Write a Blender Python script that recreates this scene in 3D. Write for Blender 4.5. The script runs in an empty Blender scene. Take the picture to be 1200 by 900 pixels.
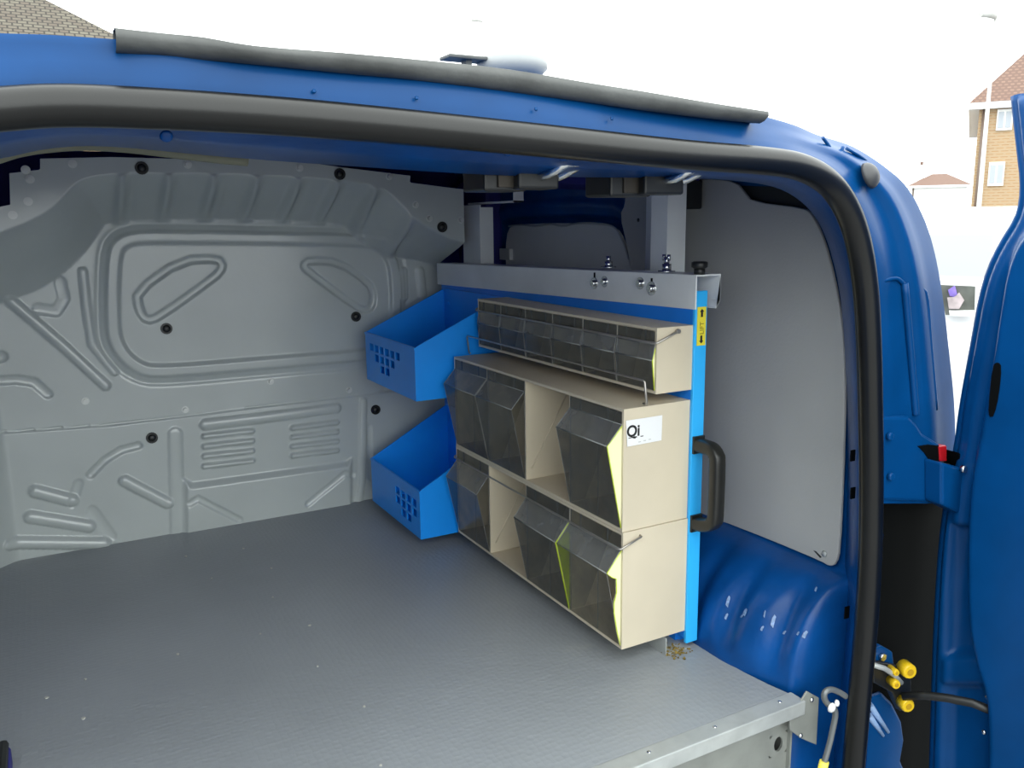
import bpy, bmesh, math, random
import numpy as np
from mathutils import Vector, Matrix

random.seed(7)
SC = bpy.context.scene
COL = SC.collection
H = 1.45                      # camera height above the street; geometry below is written relative to the eye

# ------------------------------------------------------------------ camera
F = 996.0                     # focal length in pixels of the 1200 x 900 frame
_L = np.array([-559.0, -185.0, F]); _R = np.array([1847.0, -216.0, F])   # vanishing points of the van's axes
dY = _L / np.linalg.norm(_L)
dX = _R - dY * (_R @ dY); dX /= np.linalg.norm(dX)
dZ = np.cross(dX, dY)
ROT = np.array([dX, dY, dZ])
cam_d = bpy.data.cameras.new('camera'); cam = bpy.data.objects.new('camera', cam_d); COL.objects.link(cam)
cam_d.sensor_fit = 'HORIZONTAL'; cam_d.sensor_width = 36.0; cam_d.lens = 36.0 * F / 1200.0
cam_d.clip_start = 0.02; cam_d.clip_end = 500
r_ = ROT @ [1, 0, 0]; u_ = -(ROT @ [0, 1, 0]); b_ = -(ROT @ [0, 0, 1])
cam.matrix_world = Matrix(((r_[0], u_[0], b_[0], 0), (r_[1], u_[1], b_[1], 0), (r_[2], u_[2], b_[2], H), (0, 0, 0, 1)))
SC.camera = cam

# ------------------------------------------------------------------ sky (flat white overcast) and exposure
w = bpy.data.worlds.new('overcast_sky'); SC.world = w; w.use_nodes = True
nt = w.node_tree; bg = nt.nodes['Background']
bg.inputs['Strength'].default_value = 1.0
tc = nt.nodes.new('ShaderNodeTexCoord'); sx = nt.nodes.new('ShaderNodeSeparateXYZ'); cr = nt.nodes.new('ShaderNodeValToRGB')
cr.color_ramp.elements[0].position = 0.0; cr.color_ramp.elements[0].color = (0.84, 0.89, 0.88, 1)
cr.color_ramp.elements[1].position = 1.0; cr.color_ramp.elements[1].color = (0.94, 0.99, 0.975, 1)
nt.links.new(tc.outputs['Generated'], sx.inputs[0]); nt.links.new(sx.outputs['Z'], cr.inputs[0]); nt.links.new(cr.outputs[0], bg.inputs['Color'])
SC.view_settings.view_transform = 'Standard'; SC.view_settings.look = 'None'
SC.view_settings.gamma = 1.0; SC.view_settings.use_curve_mapping = False
SC.view_settings.exposure = 2.0

# ------------------------------------------------------------------ tracing helpers (point of a pixel on a real plane)
def ray(x, y): return ROT @ np.array([x - 600.0, y - 450.0, F])
def onX(x, y, X): v = ray(x, y); return tuple(v * (X / v[0]))
def onY(x, y, Y): v = ray(x, y); return tuple(v * (Y / v[1]))
def onZ(x, y, Z): v = ray(x, y); return tuple(v * (Z / v[2]))

# ------------------------------------------------------------------ materials
MATS = {}
def mat(name, col, rough=0.5, metal=0.0, var=0.0, vscale=8.0, bump=0.0, bscale=60.0, coat=0.0, spec=None, var_col=None, stretch=None):
    if name in MATS: return MATS[name]
    m = bpy.data.materials.new(name); m.use_nodes = True; MATS[name] = m
    t = m.node_tree; p = t.nodes['Principled BSDF']
    p.inputs['Base Color'].default_value = (*col, 1); p.inputs['Roughness'].default_value = rough; p.inputs['Metallic'].default_value = metal
    if coat: p.inputs['Coat Weight'].default_value = coat; p.inputs['Coat Roughness'].default_value = 0.06
    if spec is not None: p.inputs['Specular IOR Level'].default_value = spec
    co = t.nodes.new('ShaderNodeTexCoord'); vec = co.outputs['Object']
    if stretch:
        mp = t.nodes.new('ShaderNodeMapping'); mp.inputs['Scale'].default_value = stretch
        t.links.new(vec, mp.inputs[0]); vec = mp.outputs[0]
    if var:
        n = t.nodes.new('ShaderNodeTexNoise'); n.inputs['Scale'].default_value = vscale; n.inputs['Detail'].default_value = 6
        t.links.new(vec, n.inputs['Vector'])
        r = t.nodes.new('ShaderNodeValToRGB'); r.color_ramp.elements[0].position = 0.3; r.color_ramp.elements[1].position = 0.72
        c2 = var_col or tuple(min(1, c * (1 + var)) for c in col)
        r.color_ramp.elements[0].color = (*[c * (1 - var) for c in col], 1); r.color_ramp.elements[1].color = (*c2, 1)
        t.links.new(n.outputs['Fac'], r.inputs[0]); t.links.new(r.outputs[0], p.inputs['Base Color'])
    if bump:
        n2 = t.nodes.new('ShaderNodeTexNoise'); n2.inputs['Scale'].default_value = bscale; n2.inputs['Detail'].default_value = 3
        t.links.new(vec, n2.inputs['Vector'])
        b = t.nodes.new('ShaderNodeBump'); b.inputs['Strength'].default_value = bump; b.inputs['Distance'].default_value = 0.004
        t.links.new(n2.outputs['Fac'], b.inputs['Height']); t.links.new(b.outputs[0], p.inputs['Normal'])
    return m

BLUE = mat('van_blue_paint', (0.001, 0.052, 0.185), 0.30, 0, 0.10, 14, 0.03, 30, spec=0.22)
BLUE_IN = mat('van_blue_inner_paint', (0.002, 0.060, 0.235), 0.32, 0, 0.25, 10, 0.18, 34, spec=0.32)
BLUE_DEEP = mat('van_blue_dimmed_inner_paint', (0.022, 0.022, 0.20), 0.6, 0, 0.2, 10, 0.05, 40)  # inner blue with the dim interior light put into its colour
BULK = mat('grey_primed_steel', (0.51, 0.55, 0.535), 0.20, 0.0, 0.05, 5, 0.04, 90, spec=0.8)
RUBBER = mat('black_rubber', (0.003, 0.003, 0.0026), 0.30, 0, 0.25, 30, 0.02, 200, spec=0.5)
RUBBER_GREY = mat('weathered_grey_rubber', (0.085, 0.088, 0.085), 0.6, 0, 0.3, 18, 0.3, 60)
BLACKP = mat('black_plastic', (0.012, 0.013, 0.013), 0.4, 0, 0.2, 40)
BLACKM = mat('matt_black_plastic', (0.0015, 0.002, 0.002), 0.8, spec=0.1)
LINING = mat('grey_hardboard', (0.42, 0.42, 0.405), 0.65, 0, 0.05, 6, 0.12, 180)
STEEL = mat('grey_painted_steel', (0.78, 0.80, 0.80), 0.42, 0.0, 0.06, 12, 0.05, 60)
GALV = mat('galvanised_steel', (0.46, 0.48, 0.465), 0.48, 0.35, 0.14, 25, 0.05, 80)
POSTSTEEL = mat('pale_painted_steel', (0.80, 0.82, 0.82), 0.42, 0, 0.05, 12)
ZINC = mat('bright_zinc', (0.75, 0.76, 0.76), 0.25, 1.0, 0.1, 60)
TRAYB = mat('bright_blue_plastic', (0.004, 0.30, 0.97), 0.38, 0, 0.05, 10, 0.03, 120)
PANELB = mat('bright_blue_panel', (0.006, 0.21, 0.80), 0.45, 0, 0.08, 10)
BEIGE = mat('beige_plastic', (0.64, 0.56, 0.42), 0.5, 0, 0.05, 9, 0.03, 120)
YELLOW_EDGE = mat('yellow_green_acrylic', (0.62, 0.78, 0.02), 0.35)
LIT_YELLOW = mat('lit_yellow_acrylic', (0.84, 0.82, 0.52), 0.35)  # the yellow acrylic, bleached in colour to paint in strong light
YELLOW = mat('yellow_nylon', (0.72, 0.47, 0.01), 0.4)
YSTICK = mat('yellow_sticker', (0.82, 0.70, 0.05), 0.5)
WHITE = mat('white_paper', (0.82, 0.82, 0.82), 0.6)
INK = mat('black_ink', (0.01, 0.01, 0.01), 0.6)
OLIVE = mat('olive_ink', (0.22, 0.19, 0.02), 0.6)
RED = mat('red_plastic', (0.5, 0.01, 0.015), 0.3)
DEBRIS = mat('dry_moss', (0.20, 0.14, 0.03), 0.9, 0, 0.6, 150)
FLECK = mat('pale_chips', (0.55, 0.54, 0.48), 0.8)
TARMAC = mat('tarmac', (0.20, 0.20, 0.205), 0.9, 0, 0.2, 20, 0.4, 200)
CARW = mat('white_car_paint', (0.80, 0.80, 0.80), 0.25, 0, coat=0.5)
CARGLASS = mat('painted_sky_car_glass', (0.42, 0.44, 0.45), 0.1)  # pale base colour stands in for the reflected white sky
DARKGLASS = mat('dim_car_interior', (0.10, 0.105, 0.09), 0.4, 0, 0.5, 12)
RENDER_W = mat('white_render', (0.8, 0.8, 0.78), 0.8)
PURPLE = mat('lilac_fabric', (0.22, 0.15, 0.5), 0.8, 0, 0.4, 30)
PINKISH = mat('pale_pink_fabric', (0.5, 0.42, 0.42), 0.8, 0, 0.3, 30)
POSTM = mat('pale_painted_post', (0.5, 0.5, 0.48), 0.6)

def floor_material():
    m = mat('grey_studded_vinyl', (0.315, 0.335, 0.35), 0.42, 0, 0.10, 3.0)
    t = m.node_tree; p = t.nodes['Principled BSDF']
    p.inputs['Specular IOR Level'].default_value = 0.45
    co = t.nodes.new('ShaderNodeTexCoord')
    v = t.nodes.new('ShaderNodeTexVoronoi'); v.inputs['Scale'].default_value = 105; v.inputs['Randomness'].default_value = 0.35
    t.links.new(co.outputs['Object'], v.inputs['Vector'])
    b = t.nodes.new('ShaderNodeBump'); b.inputs['Strength'].default_value = 0.45; b.inputs['Distance'].default_value = 0.002
    t.links.new(v.outputs['Distance'], b.inputs['Height']); t.links.new(b.outputs[0], p.inputs['Normal'])
    n = t.nodes.new('ShaderNodeTexNoise'); n.inputs['Scale'].default_value = 9; n.inputs['Detail'].default_value = 8; n.inputs['Roughness'].default_value = 0.7
    t.links.new(co.outputs['Object'], n.inputs['Vector'])
    r = t.nodes.new('ShaderNodeValToRGB'); r.color_ramp.elements[0].position = 0.64; r.color_ramp.elements[1].position = 0.80
    r.color_ramp.elements[0].color = (0, 0, 0, 1); r.color_ramp.elements[1].color = (0.5, 0.5, 0.5, 1)
    t.links.new(n.outputs['Fac'], r.inputs[0])
    mx = t.nodes.new('ShaderNodeMix'); mx.data_type = 'RGBA'
    src = p.inputs['Base Color'].links[0].from_socket
    t.links.new(r.outputs[0], mx.inputs[0]); t.links.new(src, mx.inputs[6]); mx.inputs[7].default_value = (0.42, 0.42, 0.39, 1)
    t.links.new(mx.outputs[2], p.inputs['Base Color'])
    return m
VINYL = floor_material()

def clear_material(name, opacity, col, tint=0.75):
    m = bpy.data.materials.new(name); m.use_nodes = True; MATS[name] = m
    t = m.node_tree; p = t.nodes['Principled BSDF']; out = t.nodes['Material Output']
    p.inputs['Base Color'].default_value = (*col, 1); p.inputs['Roughness'].default_value = 0.18
    tr = t.nodes.new('ShaderNodeBsdfTransparent'); tr.inputs[0].default_value = (tint, tint * 1.01, tint, 1)
    mx = t.nodes.new('ShaderNodeMixShader')
    co = t.nodes.new('ShaderNodeTexCoord'); n = t.nodes.new('ShaderNodeTexNoise'); n.inputs['Scale'].default_value = 26; n.inputs['Detail'].default_value = 9
    t.links.new(co.outputs['Object'], n.inputs['Vector'])
    mr = t.nodes.new('ShaderNodeMapRange'); mr.inputs['From Min'].default_value = 0.3; mr.inputs['From Max'].default_value = 0.75
    mr.inputs['To Min'].default_value = max(0, opacity - 0.1); mr.inputs['To Max'].default_value = opacity + 0.16
    t.links.new(n.outputs['Fac'], mr.inputs[0]); t.links.new(mr.outputs[0], mx.inputs[0])
    t.links.new(tr.outputs[0], mx.inputs[1]); t.links.new(p.outputs[0], mx.inputs[2]); t.links.new(mx.outputs[0], out.inputs['Surface'])
    return m
CLEAR = clear_material('dusty_clear_plastic', 0.48, (0.11, 0.112, 0.105), 0.60)
CLEARER = clear_material('less_dusty_clear_plastic', 0.32, (0.12, 0.12, 0.115), 0.68)
LID = clear_material('toplit_dusty_clear_lid', 0.50, (0.22, 0.23, 0.235), 0.75)  # paler than the fronts: light from above put into the colour
CLEAN = clear_material('clean_clear_plastic', 0.12, (0.16, 0.16, 0.155), 0.88)
CLEAR_EDGE = clear_material('clear_plastic_edge', 0.75, (0.34, 0.35, 0.34))
CARWIN = clear_material('car_window', 0.25, (0.05, 0.05, 0.05))

def brick_material(name, c1, c2, mortar, scale, bw=0.5, rh=0.25):
    m = bpy.data.materials.new(name); m.use_nodes = True; MATS[name] = m
    t = m.node_tree; p = t.nodes['Principled BSDF']; p.inputs['Roughness'].default_value = 0.9
    co = t.nodes.new('ShaderNodeTexCoord'); mp = t.nodes.new('ShaderNodeMapping')
    br = t.nodes.new('ShaderNodeTexBrick'); br.inputs['Scale'].default_value = scale
    br.inputs['Color1'].default_value = (*c1, 1); br.inputs['Color2'].default_value = (*c2, 1); br.inputs['Mortar'].default_value = (*mortar, 1)
    br.inputs['Brick Width'].default_value = bw; br.inputs['Row Height'].default_value = rh; br.inputs['Mortar Size'].default_value = 0.03
    t.links.new(co.outputs['UV'], mp.inputs[0]); t.links.new(mp.outputs[0], br.inputs['Vector']); t.links.new(br.outputs['Color'], p.inputs['Base Color'])
    b = t.nodes.new('ShaderNodeBump'); b.inputs['Strength'].default_value = 0.5; b.inputs['Distance'].default_value = 0.03
    t.links.new(br.outputs['Fac'], b.inputs['Height']); t.links.new(b.outputs[0], p.inputs['Normal'])
    return m
BRICK = brick_material('yellow_stock_brick', (0.40, 0.245, 0.115), (0.36, 0.205, 0.10), (0.40, 0.29, 0.18), 1.0, 0.22, 0.075)
TILE = brick_material('brown_roof_tiles', (0.125, 0.112, 0.085), (0.095, 0.075, 0.058), (0.03, 0.025, 0.02), 1.0, 0.33, 0.24)
TILE_RED = brick_material('faded_red_roof_tiles', (0.25, 0.16, 0.12), (0.21, 0.13, 0.10), (0.16, 0.10, 0.08), 1.0, 0.14, 0.11)

# ------------------------------------------------------------------ mesh helpers
class MB:
    def __init__(s): s.v = []; s.f = []; s.mi = []; s.sm = []; s.cur = 0; s.smooth = False
    def add(s, vs, fs, smooth=None):
        o = len(s.v); s.v += [tuple(map(float, p)) for p in vs]
        for f in fs:
            s.f.append(tuple(i + o for i in f)); s.mi.append(s.cur); s.sm.append(s.smooth if smooth is None else smooth)
        return s
    def box(s, a, b):
        x0, y0, z0 = [min(p, q) for p, q in zip(a, b)]; x1, y1, z1 = [max(p, q) for p, q in zip(a, b)]
        return s.add([(x0, y0, z0), (x1, y0, z0), (x1, y1, z0), (x0, y1, z0), (x0, y0, z1), (x1, y0, z1), (x1, y1, z1), (x0, y1, z1)],
              [(0, 3, 2, 1), (4, 5, 6, 7), (0, 1, 5, 4), (1, 2, 6, 5), (2, 3, 7, 6), (3, 0, 4, 7)])
    def prism(s, pts, off):
        """closed polygon (3-D points) extruded by the vector off"""
        n = len(pts); a = [Vector(p) for p in pts]; o = Vector(off)
        return s.add([*a, *[p + o for p in a]], [tuple(range(n - 1, -1, -1)), tuple(range(n, 2 * n))] + [(i, (i + 1) % n, n + (i + 1) % n, n + i) for i in range(n)])
    def tube(s, pts, r, n=8, closed=False, caps=True):
        P = [Vector(p) for p in pts]; m = len(P); R = r if isinstance(r, (list, tuple)) else [r] * m
        vs = []; up = None
        for i, p in enumerate(P):
            t = (P[(i + 1) % m] - P[i - 1]) if closed else (P[min(i + 1, m - 1)] - P[max(i - 1, 0)])
            t.normalize()
            if up is None:
                up = Vector((0, 0, 1)) if abs(t.z) < 0.9 else Vector((1, 0, 0))
            a = (up - t * up.dot(t)).normalized(); up = a; b = t.cross(a)
            for k in range(n):
                q = 2 * math.pi * k / n
                vs.append(p + (a * math.cos(q) + b * math.sin(q)) * R[i])
        fs = []
        for i in range(m if closed else m - 1):
            j = (i + 1) % m
            for k in range(n): fs.append((i * n + k, i * n + (k + 1) % n, j * n + (k + 1) % n, j * n + k))
        s.add(vs, fs, True)
        if caps and not closed:
            o = len(s.v) - len(vs)
            for f in (tuple(o + k for k in range(n - 1, -1, -1)), tuple(o + (m - 1) * n + k for k in range(n))):
                s.f.append(f); s.mi.append(s.cur); s.sm.append(False)
        return s
    def cyl(s, a, b, r, n=14, r2=None): return s.tube([a, b], [r, r if r2 is None else r2], n)
    def dome(s, c, axis, r, h, n=14, rings=4):
        c = Vector(c); ax = Vector(axis).normalized(); up = Vector((0, 0, 1)) if abs(ax.z) < .9 else Vector((1, 0, 0))
        a = ax.cross(up).normalized(); b = ax.cross(a); vs = []; fs = []
        for i in range(rings):
            q = i / rings * math.pi / 2
            for k in range(n):
                w_ = 2 * math.pi * k / n
                vs.append(c + (a * math.cos(w_) + b * math.sin(w_)) * r * math.cos(q) + ax * h * math.sin(q))
        vs.append(c + ax * h)
        for i in range(rings - 1):
            for k in range(n): fs.append((i * n + k, i * n + (k + 1) % n, (i + 1) * n + (k + 1) % n, (i + 1) * n + k))
        for k in range(n): fs.append(((rings - 1) * n + k, (rings - 1) * n + (k + 1) % n, rings * n))
        fs.append(tuple(range(n - 1, -1, -1)))
        return s.add(vs, fs, True)
    def loft(s, rows, smooth=True):
        n = len(rows[0]); vs = [p for r in rows for p in r]
        fs = [(i * n + k, i * n + k + 1, (i + 1) * n + k + 1, (i + 1) * n + k) for i in range(len(rows) - 1) for k in range(n - 1)]
        return s.add(vs, fs, smooth)
    def build(s, name, mats, parent=None, bevel=0, solid=0, recalc=True, sub=0):
        me = bpy.data.meshes.new(name)
        me.from_pydata([(x, y, z + H) for x, y, z in s.v], [], s.f)
        if not isinstance(mats, (list, tuple)): mats = [mats]
        for m in mats: me.materials.append(m)
        me.polygons.foreach_set('material_index', s.mi); me.polygons.foreach_set('use_smooth', s.sm)
        if recalc:
            bm = bmesh.new(); bm.from_mesh(me); bmesh.ops.recalc_face_normals(bm, faces=bm.faces[:]); bm.to_mesh(me); bm.free()
        return link(name, me, parent, bevel, solid, sub)

def link(name, me, parent=None, bevel=0, solid=0, sub=0):
    o = bpy.data.objects.new(name, me); COL.objects.link(o)
    if parent is not None:
        o.parent = parent
        o.matrix_parent_inverse = Matrix.Translation(parent.location).inverted() if parent.type == 'EMPTY' else Matrix()
    if solid:
        md = o.modifiers.new('thickness', 'SOLIDIFY'); md.thickness = solid; md.offset = 0
    if bevel:
        md = o.modifiers.new('bevel', 'BEVEL'); md.width = bevel; md.segments = 2; md.limit_method = 'ANGLE'; md.angle_limit = math.radians(40)
    if sub:
        md = o.modifiers.new('smooth', 'SUBSURF'); md.levels = sub; md.render_levels = sub
    return o

def thing(name, label, cat, loc, group=None):
    o = bpy.data.objects.new(name, None); COL.objects.link(o); o.location = (loc[0], loc[1], loc[2] + H); o.empty_display_size = 0.05
    o['label'] = label; o['category'] = cat
    if group: o['group'] = group
    return o
def struct(o, label=None, cat=None):
    o['kind'] = 'structure'
    if label: o['label'] = label
    if cat: o['category'] = cat
    return o
def tag(o, label, cat, group=None, kind=None):
    o['label'] = label; o['category'] = cat
    if group: o['group'] = group
    if kind: o['kind'] = kind
    return o

def heightfield(name, us, vs, pos, keep, material, parent=None, outline=None):
    """grid over (u, v); pos(U, V) -> X, Y, Z arrays; keep(Uc, Vc) -> bool per cell; grid points just outside the outline are pulled onto it"""
    U, V = np.meshgrid(us, vs)
    if outline is not None:
        ins = inside(U, V, outline)
        c_ = ins[:-1, :-1] | ins[:-1, 1:] | ins[1:, 1:] | ins[1:, :-1]
        need = np.zeros(U.shape, bool)
        for a, b in ((slice(None, -1), slice(None, -1)), (slice(None, -1), slice(1, None)), (slice(1, None), slice(1, None)), (slice(1, None), slice(None, -1))): need[a, b] |= c_
        need &= ~ins; pu, pv = U[need], V[need]; bd = np.full(pu.shape, 1e9); bu, bv = pu.copy(), pv.copy()
        for i in range(len(outline)):
            (ax, ay), (bx, by) = outline[i], outline[(i + 1) % len(outline)]; ex, ey = bx - ax, by - ay
            t = np.clip(((pu - ax) * ex + (pv - ay) * ey) / (ex * ex + ey * ey + 1e-12), 0, 1); qu, qv = ax + t * ex, ay + t * ey
            d = np.hypot(pu - qu, pv - qv); m_ = d < bd; bd[m_] = d[m_]; bu[m_] = qu[m_]; bv[m_] = qv[m_]
        U = U.copy(); V = V.copy(); U[need] = bu; V[need] = bv
    X, Y, Z = pos(U, V)
    nu, nv = len(us), len(vs)
    co = np.stack([X, Y, Z + H], -1).reshape(-1, 3)
    idx = np.arange(nu * nv).reshape(nv, nu)
    q = np.stack([idx[:-1, :-1], idx[:-1, 1:], idx[1:, 1:], idx[1:, :-1]], -1).reshape(-1, 4)
    uc = (U[:-1, :-1] + U[1:, 1:]) / 2; vc = (V[:-1, :-1] + V[1:, 1:]) / 2
    k = keep(uc, vc).reshape(-1) if keep else (c_.reshape(-1) if outline is not None else np.ones(len(q), bool))
    q = q[k]; used = np.unique(q); rm = -np.ones(nu * nv, int); rm[used] = np.arange(len(used)); q = rm[q]; co = co[used]
    me = bpy.data.meshes.new(name); me.vertices.add(len(co)); me.vertices.foreach_set('co', co.ravel())
    me.loops.add(q.size); me.loops.foreach_set('vertex_index', q.ravel().astype(np.int32))
    me.polygons.add(len(q)); me.polygons.foreach_set('loop_start', np.arange(0, q.size, 4, dtype=np.int32))
    me.polygons.foreach_set('use_smooth', np.ones(len(q), bool))
    me.update(calc_edges=True); me.materials.append(material)
    return link(name, me, parent)

def seg_dist(U, V, pts, closed=False):
    d = np.full(U.shape, 1e9); P = list(pts)
    prs = list(zip(P[:-1], P[1:])) + ([(P[-1], P[0])] if closed else [])
    for a, b in prs:
        ax, ay = a; bx, by = b; ex, ey = bx - ax, by - ay; l2 = ex * ex + ey * ey + 1e-12
        t = np.clip(((U - ax) * ex + (V - ay) * ey) / l2, 0, 1)
        d = np.minimum(d, np.hypot(U - ax - t * ex, V - ay - t * ey))
    return d
def inside(U, V, pts):
    r = np.zeros(U.shape, bool); n = len(pts)
    for i in range(n):
        (x0, y0), (x1, y1) = pts[i], pts[(i + 1) % n]
        if y0 == y1: continue
        c = ((y0 > V) != (y1 > V)) & (U < (x1 - x0) * (V - y0) / (y1 - y0) + x0)
        r ^= c
    return r
def sdf(U, V, pts):
    d = seg_dist(U, V, pts, True); return np.where(inside(U, V, pts), -d, d)
def sstep(a, b, x):
    t = np.clip((x - a) / (b - a), 0, 1); return t * t * (3 - 2 * t)
def smooth_poly(pts, it=2, closed=True):
    P = [np.array(p, float) for p in pts]
    for _ in range(it):
        Q = []; n = len(P)
        rng = range(n) if closed else range(n - 1)
        if not closed: Q.append(P[0])
        for i in rng:
            a, b = P[i], P[(i + 1) % n]; Q += [a * .75 + b * .25, a * .25 + b * .75]
        if not closed: Q.append(P[-1])
        P = Q
    return [tuple(p) for p in P]

def text_mesh(body, size, bold=0.0):
    cu = bpy.data.curves.new('lettering', 'FONT'); cu.body = body; cu.size = size; cu.offset = bold; cu.extrude = 0.0002
    o = bpy.data.objects.new('lettering', cu); me = bpy.data.meshes.new_from_object(o)
    bpy.data.objects.remove(o); bpy.data.curves.remove(cu)
    return me

# =================================================================== THE SETTING
ZF = -0.70; YB = 2.014; YR = 0.795; XP = 0.868       # load floor, bulkhead, rear edge of the floor, face of the rack panel

# ---- street outside
g = MB().add([(-60, -60, -H), (90, -60, -H), (90, 120, -H), (-60, 120, -H)], [(0, 1, 2, 3)]).build('ground', TARMAC, recalc=False)
struct(g)

# ---- load floor
arc_edge = [onZ(x, y, ZF)[:2] for x, y in ((810, 750), (840, 768), (870, 786), (900, 801), (925, 812), (945, 820))]
outline = [(-0.40, YB + .01), (0.905, YB + .01), (0.900, 1.15)] + arc_edge + [(-0.40, YR)]
floor = MB().prism([(x, y, ZF - 0.014) for x, y in outline], (0, 0, 0.014)).build('floor', VINYL, bevel=0.002)
struct(floor, 'grey studded vinyl load floor of the van', None)
# aluminium strip folded over the rear edge
xr = arc_edge[-1][0]
MB().box((-0.40, YR - 0.003, ZF - 0.022), (xr - 0.004, YR + 0.026, ZF + 0.001)).build('edge_strip', GALV, floor, bevel=0.0015)
# row of rivets on that strip
rm_ = MB()
for x in (0.42, 0.53, 0.645, 0.76, 0.885): 
    MB().dome((x, YR + 0.014, ZF + 0.001), (0, 0, 1), 0.0032, 0.0014, 10, 3).build('rivet', ZINC, floor)
# steel panel under the edge, with a round hole near its right end
hx, hz = onY(912, 872, 0.812)[0::2]
fp = MB(); x0, x1 = -0.40, onY(925, 838, 0.812)[0]; z0, z1 = ZF - 0.022, -1.02
n = 20; ring = [(hx + 0.0085 * math.cos(2 * math.pi * k / n), hz + 0.012 * math.sin(2 * math.pi * k / n)) for k in range(n)]
sq = []
for k in range(n):
    c, s_ = math.cos(2 * math.pi * k / n), math.sin(2 * math.pi * k / n); m_ = max(abs(c), abs(s_)); sq.append((hx + 0.018 * c / m_, hz + 0.018 * s_ / m_))
for yy in (0.812, 0.815):
    fp.add([(x, yy, z) for x, z in ring + sq], [(k, (k + 1) % n, n + (k + 1) % n, n + k) for k in range(n)])
    for (a, b, c, d) in ((x0, hx - .018, z1, z0), (hx + .018, x1, z1, z0), (hx - .018, hx + .018, z1, hz - .018), (hx - .018, hx + .018, hz + .018, z0)):
        fp.add([(a, yy, c), (b, yy, c), (b, yy, d), (a, yy, d)], [(0, 1, 2, 3)])
fp.box((x1 - 0.002, 0.806, z1), (x1 + 0.0015, 0.86, z0))
fp.build('front_panel', mat('dull_galvanised_steel', (0.27, 0.28, 0.255), 0.5, 0.2, 0.15, 20), floor, recalc=False)
bk = MB().prism([onY(x, y, 0.795) for x, y in ((926, 842), (946, 810), (960, 818), (957, 873), (940, 866), (926, 856))], (0, 0.003, 0)).build('bracket_plate', mat('dull_galvanised_steel', (0.27, 0.28, 0.255), 0.5, 0.2, 0.15, 20), floor, bevel=0.001)
for x, y in ((938, 862), (951, 820)):
    p = onY(x, y, 0.7945); MB().dome(p, (0, -1, 0), 0.004, 0.003, 10, 3).build('screw', ZINC, floor)

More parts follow.
